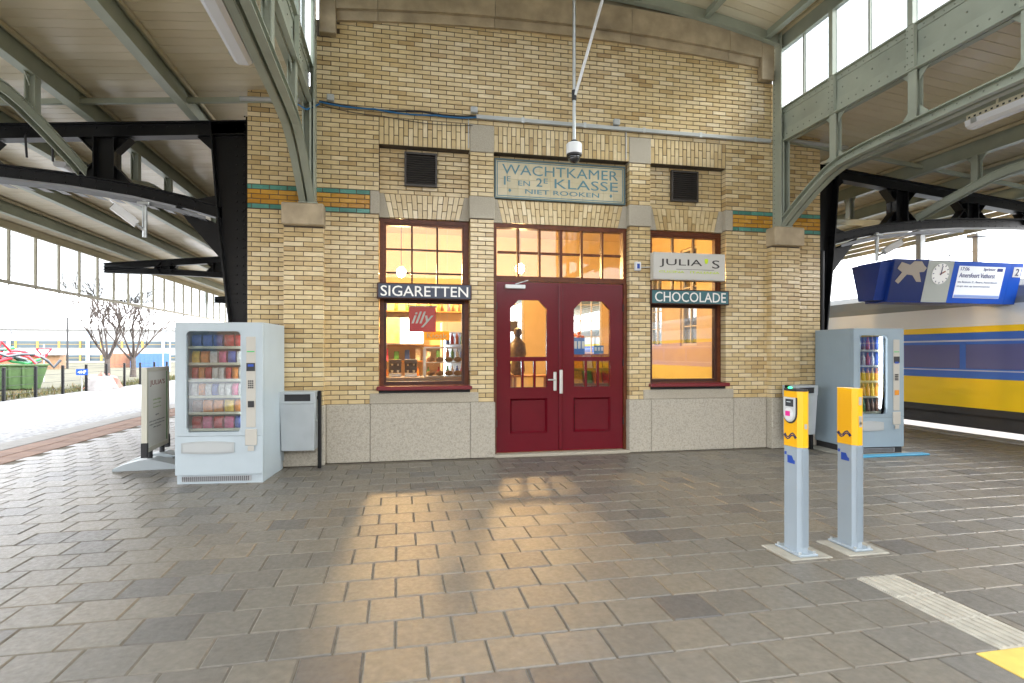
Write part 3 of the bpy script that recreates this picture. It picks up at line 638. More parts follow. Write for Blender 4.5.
# ================================================================ side canopies
def zc(d): return 4.86-.095*d
FRY = (.28, 9.75, 19.3)
def canopy(s_):
    nm = 'left' if s_ < 0 else 'right'
    X = lambda d: (XL-d) if s_ < 0 else (XR+d)
    def bx(b, d0, d1, *r_): a, c = X(d0), X(d1); return b.box(min(a, c), max(a, c), *r_)
    t = thing('platform_canopy', 'sloping platform canopy of cream boards over the %s platform' % nm, 'canopy', (X(3.5), 0, 0), world=True)
    d0, d1 = .13, (6.98 if s_ < 0 else 5.62)
    def bd(b, y0, y1, r_=0.):
        P = []
        for off in (0, .02):
            for d, y in ((d0, y0), (d1, y0), (d1, y1), (d0, y1)): P.append((X(d), y, zc(d)+off))
        b.hexa(P, r_)
    b = MB(); bd(b, 0, .1475); me = b.mesh('ceiling_board', BOARD)
    for k in range(125): obj('ceiling_board', me, t, (0, -4.6+BW*k, 0))
    b = MB()
    for k in list(range(-48, 0))+list(range(125, 210)): bd(b, -4.6+BW*k, -4.6+BW*k+.1475, random.random())
    b.build('far_boards', BOARD, t, kind='stuff')
    b = MB(); P = []
    for off in (.028, .09):
        for d, y in ((.1, -12.1), (d1+.07, -12.1), (d1+.07, 28), (.1, 28)): P.append((X(d), y, zc(d)+off))
    b.hexa(P); b.build('roof_deck', MATS['roof_zinc'], t)
    for d in (1.5, 2.68, 3.8, 4.92, 6.04)[:5 if s_ < 0 else 4]:
        z = zc(d)-.012; b = MB(); bx(b, d-.055, d+.055, -12, 28, z-.26, z-.246); bx(b, d-.007, d+.007, -12, 28, z-.246, z-.015); bx(b, d-.05, d+.05, -12, 28, z-.014, z-.001)
        b.build('purlin', STEEL, t)
        b = MB(); bx(b, d-.075, d-.052, -12, 28, z-.05, z-.003); b.build('cover_strip', CREAM, t)
    z = zc(d1); b = MB(); bx(b, d1-.08, d1, -12, 28, z-.16, z-.012); b.build('eaves_beam', CREAM, t)
    if s_ > 0:
        for j in range(3): b = MB(); bx(b, d1-.03+.012*j, d1-.005+.012*j, -12, 28, z-.165-.105*(j+1), z-.165-.105*j-.006); b.build('fascia_board', CREAM, t)
    # brace rail along the front of the frame
    b = MB(); bx(b, .75, 7, -.02, .035, 0, .0001)
    b = MB()
    b.hexa([(X(.12), -.05, zc(.12)-.17), (X(d1-.1), -.05, zc(d1-.1)-.19), (X(d1-.1), .0, zc(d1-.1)-.19), (X(.12), .0, zc(.12)-.17), (X(.12), -.05, zc(.12)-.11), (X(d1-.1), -.05, zc(d1-.1)-.13), (X(d1-.1), .0, zc(d1-.1)-.13), (X(.12), .0, zc(.12)-.11)])
    b.build('tie_rail', STEEL, t)
    # lower arched chord of the longitudinal truss under the second purlin
    dT = 2.68; zt = zc(dT)-.27
    def low(y):
        u = min(abs(y-f_) for f_ in FRY+(-9.2,)); return 3.52+.46*min(1, u/1.55)**.75 if u < 1.55 else 3.98+.02*min(1, (u-1.55))
    ys = [-9.2+.237*k for k in range(1, 122)]
    ys = [y for y in ys if not any(abs(y-f_) < .13 for f_ in FRY)]
    b = MB()
    for ya, yb_ in zip(ys, ys[1:]):
        if yb_-ya > .3: b.build('lower_chord', STEEL, t); b = MB(); continue
        for dd in (-.04, .04): b.bar((X(dT+dd), ya, low(ya)), (X(dT+dd), yb_, low(yb_)), .012, .10)
        b.bar((X(dT), ya, low(ya)+.055), (X(dT), yb_, low(yb_)+.055), .12, .012)
    b.build('lower_chord', STEEL, t)
    for k in range(-7, 16):
        y = FRY[0]+1.19*k+.0
        if any(abs(y-f_) < .4 for f_ in FRY) or y > 18.6: continue
        b = MB(); bx(b, dT-.05, dT-.038, y-.05, y+.05, low(y)+.06, zt+.01); bx(b, dT+.038, dT+.05, y-.05, y+.05, low(y)+.06, zt+.01); bx(b, dT-.038, dT+.038, y-.006, y+.006, low(y)+.06, zt+.005)
        for sg in (1, -1): b.prism([(y+sg*.05, zt), (y+sg*.15, zt), (y+sg*.05, zt-.12)], 'x', X(dT-.005), X(dT+.005))
        b.build('truss_vertical', STEEL, t)
    return t
canL = canopy(-1); canR = canopy(1)

def portal(s_, y):
    """black iron portal frame carrying a canopy"""
    nm = 'left' if s_ < 0 else 'right'
    X = lambda d: (XL-d) if s_ < 0 else (XR+d)
    pos = {FRY[0]: 'beside the building corner', FRY[1]: 'farther down the platform', FRY[2]: 'at the far end of the platform'}[y]
    t = thing('iron_portal', 'black riveted iron portal frame under the %s canopy %s' % (nm, pos), 'frame', (X(1.0), y, 0), world=True)
    ya, yb_ = y-.13, y+.13
    top = lambda d: zc(d)-.30
    lo = lambda d: 3.06+(.86+.5)*0 + (.60*(1-math.exp(-(d-.85)/1.5)))        # underside of the lower chord
    b = MB(); b.prism([(X(.84), -.1), (X(1.06), -.1), (X(1.06), 1.7), (X(1.20), 3.0), (X(1.30), 4.45), (X(.84), 4.50)], 'y', y-.012, y+.012)
    b.prism([(X(.84), -.1), (X(.862), -.1), (X(.862), 4.5), (X(.84), 4.5)], 'y', ya, yb_)
    b.prism([(X(1.04), -.1), (X(1.06), -.1), (X(1.06), 1.7), (X(1.20), 3.0), (X(1.30), 4.4), (X(1.28), 4.4), (X(1.18), 3.0), (X(1.04), 1.7)], 'y', ya, yb_); b.build('column', BLACK, t)
    dd = [.86, 1.2, 1.6, 2.2, 2.9, 3.7, 4.6, 5.5]+([6.85] if s_ < 0 else [])
    b = MB()
    for a, c in zip(dd, dd[1:]):
        for o0, o1, h0, h1 in ((-.015, .0, .08, .08), (-.185, -.17, .08, .08), (-.17, -.015, .012, .012)):
            b.hexa([(X(a), y-h0, top(a)+o0), (X(c), y-h0, top(c)+o0), (X(c), y+h0, top(c)+o0), (X(a), y+h0, top(a)+o0), (X(a), y-h0, top(a)+o1), (X(c), y-h0, top(c)+o1), (X(c), y+h0, top(c)+o1), (X(a), y+h0, top(a)+o1)])
    b.build('upper_chord', BLACK, t)
    b = MB(); dl_ = [1.18]+dd[2:]
    for a, c in zip(dl_, dl_[1:]):
        for o0, o1, h0 in ((0, .016, .085), (.144, .16, .085), (.016, .144, .012)):
            b.hexa([(X(a), y-h0, lo(a)+o0), (X(c), y-h0, lo(c)+o0), (X(c), y+h0, lo(c)+o0), (X(a), y+h0, lo(a)+o0), (X(a), y-h0, lo(a)+o1), (X(c), y-h0, lo(c)+o1), (X(c), y+h0, lo(c)+o1), (X(a), y+h0, lo(a)+o1)])
    b.build('lower_chord', BLACK, t)
    for d in (2.52, 3.95, 5.3):
        b = MB(); a, c = d-.12, d+.12
        b.prism([(X(a), lo(d)+.1), (X(c), lo(d)+.1), (X(c), top(d)-.1), (X(a), top(d)-.1)], 'y', y-.013, y+.013)
        for e in (a, c-.016): b.prism([(X(e), lo(d)+.161), (X(e+.016), lo(d)+.161), (X(e+.016), top(d)-.187), (X(e), top(d)-.187)], 'y', ya+.03, yb_-.03)
        v = b.build('portal_vertical', BLACK, t)
        for e, sg in ((a, -1), (c, 1)):
            b = MB(); b.prism([(X(e), top(e)-.18), (X(e+sg*.17), top(e)-.18), (X(e), top(e)-.36)], 'y', y-.011, y+.011); b.bar((X(e+sg*.17), y, top(e)-.185), (X(e), y, top(e)-.37), .012, .16, (0, 1, 0)); b.build('gusset', BLACK, v)
            b = MB(); b.prism([(X(e), lo(e)+.155), (X(e+sg*.17), lo(e+sg*.17)+.155), (X(e), lo(e)+.32)], 'y', y-.011, y+.011); b.bar((X(e+sg*.17), y, lo(e+sg*.17)+.16), (X(e), y, lo(e)+.33), .012, .16, (0, 1, 0)); b.build('gusset', BLACK, v)
    for p3 in ([(1.27, top(1.3)-.18), (1.48, top(1.5)-.18), (1.26, top(1.3)-.40)], [(1.2, 3.14), (1.5, lo(1.5)+.155), (1.22, 3.50)], [(1.18, 3.10), (1.75, lo(1.75)+.01), (1.10, 2.55)]):
        MB().prism([(X(d), z) for d, z in p3], 'y', y-.011, y+.011).build('gusset', BLACK, t)
    b = MB()
    for k in range(45): b.rivets([(X(.875), y-.131 if False else ya-.0005, .1+.1*k)], (0, -1, 0), .011)
    for a, c in zip(dd, dd[1:]):
        n_ = int((c-a)/.14)
        for j in range(n_):
            d = a+(c-a)*(j+.5)/n_
            if d > 1.35: b.rivets([(X(d), y-.0125, top(d)-.05), (X(d), y-.0125, lo(d)+.04), (X(d), y-.0125, lo(d)+.12)], (0, -1, 0), .011)
    for k in range(20): b.rivets([(X(.92), y-.0125, 2.1+.12*k), (X(1.0), y-.0125, 2.1+.12*k)], (0, -1, 0), .012)
    b.build('rivets', BLACK, t, kind='stuff')
    return t
for y in FRY: portal(-1, y)
for y in FRY[:2]: portal(1, y)
# post blocks between the purlin and the portal, left and right
# glazed valance along the outer edge of the left canopy
VL = thing('glazed_valance', 'hanging glazed screen along the outer edge of the left canopy', 'screen', (-8.05, 5, 2.9), world=True)
xv = -8.06
MB().box(xv-.03, xv+.03, -6, 28, 2.90, 2.97).build('bottom_rail', CREAM, VL); MB().box(xv-.03, xv+.03, -6, 28, 4.10, 4.2).build('top_rail', CREAM, VL)
GV = glass('valance_glass', (.93, .95, .96), .7)
k = 0; y = .4
ys = [9.7-.9*k for k in range(10, 0, -1)]+[9.7+.9*k for k in range(0, 18)]
for i, y in enumerate(ys):
    w_ = .11 if abs(y-12.1) < .01 or abs(y-18.7) < .01 else .022
    MB().box(xv-.025, xv+.025, y-w_, y+w_, 2.971, 4.099).build('mullion', STEEL if w_ > .1 else CREAM, VL)
    MB().tube([(xv, y, 2.872), (xv, y, 2.899)], .02, 6).build('bolt', STEELD, VL)
    if i < len(ys)-1: MB().box(xv-.004, xv+.004, y, ys[i+1], 2.97, 4.10).build('pane', GV, VL)

# ================================================================ lamps, cameras and cables under the roofs
def batten(name, label, x, y0, y1, z):
    t = thing(name, label, 'lamp', (x, (y0+y1)/2, z), world=True, group='tube lamps along the trusses')
    MB().bbox(x-.045, x+.045, y0, y1, z, z+.07, .006).build('perforated_rail', CREAM, t)
    b = MB(); n_ = int((y1-y0)/.06)
    for k in range(n_):
        yy = y0+.03+k*.06
        for xx in (x-.0455, x+.0455): b.box(xx-.0006, xx+.0006, yy-.012, yy+.012, z+.025, z+.045)
    b.build('slots', DARK, t, kind='stuff')
    b = MB(); b.prism([(x-.085, z-.002), (x+.085, z-.002), (x+.075, z-.06), (x+.04, z-.085), (x-.04, z-.085), (x-.075, z-.06)], 'y', y0+.02, y1-.02); b.build('diffuser', DIFF, t)
    for yy in (y0+.12, y1-.12): MB().box(x-.09, x+.09, yy-.03, yy+.03, z-.05, z+.002).build('clip', GALV, t)
    for yy in (y0+.3, y1-.3): MB().tube([(x, yy, z+.07), (x, yy, z+.17)], .012, 6).build('hanger', CREAM, t)
batten('tube_lamp', 'white tube lamp slung beside the left clerestory truss', -1.31, -4.1, -2.42, 4.02)
batten('tube_lamp', 'white tube lamp slung beside the right clerestory truss', 6.22, -4.3, -2.55, 4.0)
batten('tube_lamp', 'tube lamp under the left canopy behind the portal', -4.6, 1.2, 2.7, 4.1)
t = thing('dome_camera', 'white dome security camera hanging on poles before the tile sign', 'camera', (CX, -.5, 3.95), world=True)
MB().tube([(CX, -.5, 4.24), (CX, -.5, 6.55)], .022, 10).build('pole', GALV, t, True)
MB().tube([(CX+.01, -.52, 4.86), (CX+.42, -.95, 6.55)], .02, 10).build('brace', WHITE, t, True)
MB().lathe(CX, -.5, [(.03, 4.80), (.034, 4.80), (.034, 4.93), (.03, 4.93)], 10).build('clamp', DARK, t)
MB().lathe(CX, -.5, [(.05, 4.225), (.055, 4.23), (.055, 4.25), (.03, 4.27)], 16).build('collar', DARK, t)
MB().lathe(CX, -.5, [(.10, 4.08), (.105, 4.085), (.105, 4.21), (.09, 4.225)], 24).build('housing', WHITE, t, True)
MB().lathe(CX, -.5, [(.085, 4.045), (.10, 4.055), (.10, 4.079), (.08, 4.079)], 24).build('dark_ring', DARK, t, True)
MB().ball((CX, -.5, 4.04), .082, 20, 12).build('dome', M('smoked_dome', (.02, .022, .025), .05, coat=1), t, True)
def cctv(label, x, y, z, aim):
    t = thing('bullet_camera', label, 'camera', (x, y, z), world=True)
    MB().tube([(x, y, z), (x, y, z+.46)], .028, 10).build('pole', GALV, t, True); MB().bbox(x-.07, x+.07, y-.06, y+.06, z+.40, z+.44, .008).build('bracket', GALV, t)
    a = Vector(aim).normalized(); p = Vector((x, y-.05, z+.10)); MB().tube([(x, y, z+.08), p+a*.12], .02, 8).build('arm', GALV, t, True)
    c = p+a*.12
    MB().bar(c-a*.04, c+a*.26+Vector((0, 0, .02)), .09, .085).build('housing', WHITE, t); MB().bar(c-a*.03+Vector((0, 0, .06)), c+a*.29+Vector((0, 0, .078)), .11, .012).build('sunshield', WHITE, t)
    MB().bar(c+a*.2605+Vector((0, 0, .02)), c+a*.268+Vector((0, 0, .02)), .07, .065).build('lens', DARK, t)
cctv('white bullet security camera hanging under the left portal beam', -3.13, .2, 2.90, (-.85, -.3, .62))
cctv('white bullet security camera under the right portal beam beside the departure display', 7.70, .2, 2.95, (.85, -.25, .45))
CT = M('tray_grey', (.22, .23, .25), .4, .3)
def tray(s_, label):
    X = lambda d: (XL-d) if s_ < 0 else (XR+d)
    t = thing('cable_tray', label, 'cable tray', (X(2), .1, 3.2), world=True)
    lo = lambda d: 3.06+.60*(1-math.exp(-(d-.85)/1.5))-.035
    dd = [1.35+.2*k for k in range(13)]
    for a, c in zip(dd, dd[1:]):
        b = MB(); y0, y1 = .18, .38
        b.hexa([(X(a), y0, lo(a)-.05), (X(c)+(.006*s_ if 0 else 0), y0, lo(c)-.05), (X(c), y0+.008, lo(c)-.05), (X(a), y0+.008, lo(a)-.05), (X(a), y0, lo(a)), (X(c), y0, lo(c)), (X(c), y0+.008, lo(c)), (X(a), y0+.008, lo(a))])
        m_ = (a+c)/2; b.hexa([(X(a), y0, lo(a)-.05), (X(m_), y0, lo(m_)-.05), (X(m_), y1, lo(m_)-.05), (X(a), y1, lo(a)-.05), (X(a), y0, lo(a)-.045), (X(m_), y0, lo(m_)-.045), (X(m_), y1, lo(m_)-.045), (X(a), y1, lo(a)-.045)])
        b.build('tray_section', CT, t)
    return t
tray(-1, 'pale perforated cable tray under the left portal beam'); tray(1, 'pale perforated cable tray under the right portal beam')
dp = MB().tube([(XR+.92, .1, 0), (XR+.92, .1, 3.05)], .035, 10).build('downpipe', BLACK, smooth=True); tag(dp, 'black rainwater pipe on the right portal column', 'pipe')
t = MB().tube([(-4.3, -.02, 3.75), (-4.3, -.05, 4.0), (-4.25, -.05, 4.12), (-4.1, -.05, 4.1), (-4.02, -.05, 3.9), (-4.03, -.02, 3.72)], .012, 6).build('looped_cable', CK, smooth=True); tag(t, 'black looped cable on top of the left portal beam', 'cable')
wire('hung_cable', 'black cable looped round the head of the left steel post', [(-1.3, -.2, 4.62), (-1.13, -.23, 4.50), (-1.0, -.05, 4.66)], .012, CB, 8)
b = MB().tube([(XR+.14, -.06, 4.70), (6.9, -.06, 4.655)], .03, 8).build('wall_pipe', PALE, smooth=True); tag(b, 'pale pipe along the top of the brick wall right of the steel post', 'pipe')
b = MB().tube([(XL-.14, -.06, 4.68), (-1.95, -.06, 4.64)], .03, 8).build('wall_pipe', PALE, smooth=True); tag(b, 'pale pipe along the top of the brick wall left of the steel post', 'pipe')

# ================================================================ departure display
t = thing('departure_display', 'blue hanging departure display with clock and white screen under the right canopy', 'display', (9.1, .3, 2.27), world=True)
DBL = M('display_blue', (.008, .035, .22), .3); DBL2 = M('display_bright_blue', (.01, .09, .55), .3); LCD = M('display_screen', (.80, .84, .88), .3, emit=.05)
xa, xb, zt, zb = 7.78, 10.36, 2.95, 2.27
def fy(z): return .10-(z-zb)/(zt-zb)*.16      # leaning face
b = MB(); b.prism([(fy(zb), zb), (.52, zb), (.68, zt), (fy(zt), zt)], 'x', xa, xb); b.build('housing', DBL, t)
b = MB(); b.prism([(fy(zb)+.05, zb+.03), (.45, zb+.03), (.60, zt-.05), (fy(zt)+.06, zt-.05)], 'x', xa-.20, xa-.001); b.build('end_cap', DBL, t)
def plate(name, x0, x1, z0, z1, off, mt, parent, sk=0.):
    return MB().hexa([(x0-sk, fy(z0)-off-.004, z0), (x1-sk, fy(z0)-off-.004, z0), (x1-sk, fy(z0)-off, z0), (x0-sk, fy(z0)-off, z0), (x0, fy(z1)-off-.004, z1), (x1, fy(z1)-off-.004, z1), (x1, fy(z1)-off, z1), (x0, fy(z1)-off, z1)]).build(name, mt, parent)
def ltext(body, x0, x1, z0, z1, off, mt, parent, bold=0., name='lettering'):
    me = text_mesh(body, mt, x0, x1, z0, z1, 0, .003, bold=bold)
    for v in me.vertices: v.co.y += fy(v.co.z)-off
    return obj(name, me, parent)
BEIGE = M('display_beige', (.36, .31, .25), .5)
plate('panel', xa+.01, xa+.655, zb+.02, zt-.02, .001, M('display_dark_blue', (.006, .02, .12), .35), t)
def cross(cx_, cz, pts, name): pass
b = MB(); poly = [(7.86, 2.60), (7.96, 2.74), (7.86, 2.80), (7.92, 2.90), (8.09, 2.86), (8.16, 2.92), (8.30, 2.92), (8.36, 2.86), (8.42, 2.82), (8.38, 2.76), (8.29, 2.75), (8.36, 2.60), (8.27, 2.60), (8.17, 2.70), (8.06, 2.71), (7.93, 2.56)]
poly = [(x, z) for x, z in poly]
b.add([(x, fy(z)-.006, z) for x, z in poly]+[(x, fy(z)-.010, z) for x, z in poly], [list(range(16)), list(range(16, 32))]+[(i, (i+1) % 16, 16+(i+1) % 16, 16+i) for i in range(16)]); b.build('emblem', BEIGE, t)
plate('clock_panel', xa+.66, xa+1.16, zb+.01, zt-.01, .001, M('display_grey', (.42, .45, .42), .4), t)
cxk, czk = xa+.925, 2.735
b = MB(); n_ = 28; b.add([(cxk+.165*math.cos(2*math.pi*k/n_), fy(czk+.165*math.sin(2*math.pi*k/n_))-.0055, czk+.165*math.sin(2*math.pi*k/n_)) for k in range(n_)]+[(cxk+.165*math.cos(2*math.pi*k/n_), fy(czk+.165*math.sin(2*math.pi*k/n_))-.016, czk+.165*math.sin(2*math.pi*k/n_)) for k in range(n_)], [list(range(n_)), list(range(n_, 2*n_))]+[(i, (i+1) % n_, n_+(i+1) % n_, n_+i) for i in range(n_)])
ck = b.build('clock_face', M('clock_white', (.82, .82, .80), .3, emit=.03), t)
HR = M('clock_hand', (.25, .05, .02), .4)
def ckbar(a, r0, r1, wd, mt, nm, off):
    a = R(a); dx, dz = math.sin(a), math.cos(a); p = [(cxk+dx*r-dz*s2*wd, czk+dz*r+dx*s2*wd) for r, s2 in ((r0, -1), (r1, -1), (r1, 1), (r0, 1))]
    MB().add([(x, fy(z)-off, z) for x, z in p]+[(x, fy(z)-off-.003, z) for x, z in p], [(0, 1, 2, 3), (4, 5, 6, 7), (0, 1, 5, 4), (1, 2, 6, 5), (2, 3, 7, 6), (3, 0, 4, 7)]).build(nm, mt, ck)
for k in range(12): ckbar(30*k, .13, .155, .006, NAVY, 'hour_mark', .0165)
ckbar(62, -.02, .09, .010, HR, 'hour_hand', .018); ckbar(3, -.02, .125, .007, NAVY, 'minute_hand', .0215)
plate('screen_frame', xa+1.165, xb-.245, zb+.005, zt-.005, .001, DBL2, t)
scn = plate('screen', xa+1.27, xb-.37, zb+.09, zt-.075, .0055, LCD, t)
TXB = M('screen_text', (.02, .035, .22), .4)
x0 = xa+1.31; x1 = xb-.41
ltext('17:06', x0, x0+.17, 2.80, 2.855, .0098, TXB, scn); ltext('Sprinter', x1-.40, x1-.16, 2.795, 2.855, .0098, TXB, scn, .004)
plate('train_symbol', x1-.12, x1-.01, 2.80, 2.85, .0098, TXB, scn)
ltext('Amersfoort Vathorst', x0-.005, x1-.14, 2.69, 2.765, .0098, TXB, scn, .002)
ltext('via Bussum Z., Baarn, Amersfoort', x0-.01, x1-.06, 2.60, 2.635, .0098, M('screen_text_pale', (.12, .16, .34), .4), scn); ltext('stopt niet op tussenstations', x0-.01, x1-.2, 2.53, 2.565, .0098, MATS['screen_text_pale'], scn)
plate('footer_bar', x0-.03, x1+.03, zb+.095, zb+.14, .0098, M('screen_bar', (.30, .42, .80), .4), scn)
plate('track_panel', xb-.24, xb-.005, zb+.005, zt-.005, .001, DBL2, t); plate('track_plate', xb-.19, xb-.03, 2.72, 2.885, .0055, M('plate_pale', (.70, .72, .74), .4), t); ltext('2', xb-.145, xb-.075, 2.745, 2.86, .0098, NAVY, t, .01)
for x in (8.66, 9.83): MB().bbox(x-.05, x+.05, .25, .35, 2.955, 3.46, .008).build('hanger', GALV, t); MB().bbox(x-.12, x+.12, .2, .4, 3.44, 3.50, .01).build('hanger_bracket', GALV, t)
MB().tube([(9.13, .2, 2.95), (9.14, .2, 3.18)], .008, 6).build('aerial', DARK, t)

# ================================================================ card readers
def arrows(t, x, y, z, mt, sx):
    """double arrow of two flowing bands, on a face looking along sx*x"""
    def strip(pts, wd, nm):
        b = MB(); n_ = len(pts); L_ = []; R_ = []
        for i, (a, c) in enumerate(pts):
            p, q = pts[max(i-1, 0)], pts[min(i+1, n_-1)]; dx, dz = q[0]-p[0], q[1]-p[1]; l = math.hypot(dx, dz); nx_, nz_ = -dz/l*wd, dx/l*wd
            L_.append((a+nx_, c+nz_)); R_.append((a-nx_, c-nz_))
        for i in range(n_-1): b.prism([L_[i], L_[i+1], R_[i+1], R_[i]], 'x', x, x+sx*.0022)
        b.build(nm, mt, t)
    k = 1.0
    strip([(y+k*u, z+k*v) for u, v in ((-.050, -.006), (-.034, .008), (-.014, .006), (.008, -.016), (.028, -.024), (.046, -.014))], .0042, 'logo_band')
    strip([(y+k*u, z+k*v) for u, v in ((-.046, .014), (-.028, .024), (-.008, .016), (.014, -.006), (.034, -.008), (.050, .006))], .0042, 'logo_band')
    for sg in (1, -1): b = MB(); b.prism([(y+sg*.072, z+sg*.004), (y+sg*.046, z+.018), (y+sg*.048, z-.016)], 'x', x, x+sx*.0022); b.build('logo_arrow', mt, t)
def reader(label, x, y, face, front):
    t = thing('card_reader', label, 'card reader', (x, y, 0), group='card readers by the guide strip')
    tw, th = .095, .045         # half width along y, half thickness along x
    def section(z0, z1, mt, nm, g=0.):
        c = .028; a, q = tw+g, th+g
        b = MB(); b.prism([(-q, -a+c), (-q+c, -a), (q-c, -a), (q, -a+c), (q, a-c), (q-c, a), (-q+c, a), (-q, a-c)], 'z', z0, z1); return b.build(nm, mt, t, True)
    section(.02, .765, POSTG, 'post'); h = section(.766, 1.165 if front else 1.18, YEL, 'yellow_head', .002)
    b = MB()
    for k in range(7): yy = -.036+k*.012; b.box(yy*.0-th+.02+k*.008, -th+.023+k*.008, -tw-.003, -tw+.002, .06, .755)
    b.build('ribs', POSTG, t)
    if front:
        b = MB(); c = .03; b.prism([(-th-.004, -tw+c), (-th+c, -tw), (th-c, -tw), (th, -tw+c), (th, tw-c), (th-c, tw), (-th+c, tw), (-th-.004, tw-c)], 'z', 1.166, 1.182); b.build('top_cap', DARK, t)
    b = MB(); b.bbox(-.075, .075, -.135, .135, .006, .022, .004); b.build('base_plate', POSTG, t)
    for i in (-1, 1):
        for j in (-1, 1): MB().lathe(i*.058, j*.115, [(.011, .022), (.011, .036), (.006, .038)], 6).build('bolt', GALV, t)
    xf = -th-.0025
    arrows(t, xf, 0, .84, NAVY, -1)
    MB().box(-th-.003, -th-.0005, .042, .060, .70, .722).build('sticker', BLU, t); b = MB(); b.prism([(-.045, .645), (.03, .645), (.03, .70), (-.015, .70), (-.03, .672), (-.045, .668)], 'x', -th-.003, -th-.0005); b.build('train_sticker', BLU, t)
    MB().box(-.008, .012, -tw-.006, -tw-.002, .90, .935).build('service_lock', GALV, t)
    if front:
        n_ = 10; prof = [(.062*math.cos(R(a)), 1.005+.062*math.sin(R(a))) for a in range(180, 361, 18)]+[(.062, 1.12), (-.062, 1.12)]
        p2 = [(y_*1.2, z_ if z_ > 1.1 else 1.005+(z_-1.005)*1.2) for y_, z_ in prof]
        MB().prism(p2, 'x', xf-.004, xf).build('reader_bezel', DARK, t); MB().prism(prof, 'x', xf-.010, xf-.0045).build('reader_face', M('reader_silver', (.55, .56, .57), .35), t)
        MB().box(xf-.013, xf-.0105, -.046, .036, 1.055, 1.108).build('reader_screen', M('reader_screen', (.05, .055, .065), .15), t)
        MB().box(xf-.015, xf-.0135, -.02, .02, 1.085, 1.09).build('screen_line', M('screen_line', (.5, .55, .6), .3), t)
        b = MB()
        b.lathe(0, 0, [(.045, 0), (.046, .001), (.046, .002), (.045, .003)], 20); b.v = [(xf-.0105-z, x_, 1.0+y_) for x_, y_, z in b.v]; b.build('target_ring', M('reader_pale', (.68, .69, .70), .4), t)
        MB().box(xf-.0155, xf-.0138, -.014, .034, .985, 1.02).build('pink_mark', PINK, t); MB().box(xf-.0155, xf-.0138, -.034, -.018, .985, 1.01).build('pale_mark', WHITE, t)
        MB().ball((-th+.02, .03, 1.187), .014, 10, 6, sz=.6).build('status_light', M('green_light', (.02, .8, .15), .3, emit=2.0), t)
    else:
        for z in (.95, 1.09): MB().box(-.012, .010, -tw-.006, -tw-.002, z-.03, z+.03).build('latch', GALV, t)
    return t
reader('grey and yellow card reader post showing its screen and pink mark', 2.83, -4.09, -1, True)
reader('grey and yellow card reader post turned away, nearer the vending machine', 3.30, -4.07, -1, False)
for x, n_ in ((2.83, 'under the reader with the screen'), (3.30, 'under the reader turned away')):
    o = MB().bbox(x-.17, x+.17, -4.09-.165, -4.09+.165, -.05, .006, .006).build('footing_slab', CONC); tag(o, 'pale square concrete footing slab %s' % n_, 'slab')

# ================================================================ litter bins
def bin_(label, x, y, rz):
    t = thing('litter_bin', label, 'bin', (x, y, 0), rz)
    w2 = .205; yf, yb_ = -.14, .11
    b = MB(); b.hexa([(-w2+.015, yf+.03, .24), (w2-.015, yf+.03, .24), (w2-.015, yb_, .24), (-w2+.015, yb_, .24), (-w2, yf, .82), (w2, yf, .82), (w2, yb_, .82), (-w2, yb_, .82)]); b.build('body', BINM, t)
    b = MB(); frame(b, -w2-.004, w2+.004, .823, .965, .055, yf-.004, yf+.03, .025, .03); b.hexa([(-w2-.004, yf+.03, .823), (w2+.004, yf+.03, .823), (w2+.004, yb_, .823), (-w2-.004, yb_, .823), (-w2-.004, yf+.03, .965), (w2+.004, yf+.03, .965), (w2+.004, yb_, .965), (-w2-.004, yb_, .965)]); b.build('hood', BINM, t)
    MB().box(-w2+.051, w2-.051, yf+.018, yf+.0295, .848, .935).build('mouth', DARK, t)
    for s_ in (-1, 1):
        b = MB().bbox(s_*.238-.02, s_*.238+.02, -.03, .03, 0, .97, .006); b.build('post', BLACK, t)
        MB().box(min(s_*.218, s_*.204), max(s_*.218, s_*.204), -.02, .02, .86, .90).build('bracket', BLACK, t)
    MB().tube([(w2+.002, yf+.05, .60), (w2+.02, yf+.05, .60)], .018, 8).build('lock', GALV, t)
bin_('grey metal litter bin on two black posts beside the left snack machine', -1.20, -.27, R(-3))
bin_('grey metal litter bin on black posts before the right brick pilaster', 5.83, -.33, R(10))

# ================================================================ vending machines
PACK = [('red', (.45, .03, .03)), ('orange', (.60, .20, .03)), ('yellow', (.65, .42, .04)), ('blue', (.03, .07, .30)), ('pink', (.55, .10, .20)), ('white', (.62, .60, .56)), ('brown', (.16, .07, .035)), ('green', (.08, .26, .06))]
PM = {n_: M('pack_'+n_, c, .3, var=.35, scale=30) for n_, c in PACK}
def bag_mesh(w_, h, d, mt):
    b = MB(); rows = [(0, .10), (.06, .7), (.3, 1.), (.65, 1.), (.92, .65), (1, .08)]; vs = []
    for t_, k in rows:
        for j in range(8):
            a = 2*math.pi*j/8; ww = w_/2*(1 if k > .5 else .96); vs.append((ww*max(-1, min(1, 1.25*math.cos(a))), d/2*k*math.sin(a), h*t_))
    fs = [(i*8+j, i*8+(j+1) % 8, (i+1)*8+(j+1) % 8, (i+1)*8+j) for i in range(5) for j in range(8)]+[list(range(8)), list(range(40, 48))]
    b.add(vs, fs); return b.mesh('snack_bag', mt, True)
def bottle_mesh(h, r_, mt):
    return MB().lathe(0, 0, [(r_*.9, 0), (r_, .01), (r_, h*.62), (r_*.42, h*.82), (r_*.42, h*.93), (r_*.5, h*.935), (r_*.5, h), (r_*.3, h)], 10).mesh('drink_bottle', mt, True)
VG = glass('machine_glass', (.93, .96, .97), 1.0, base=.05)
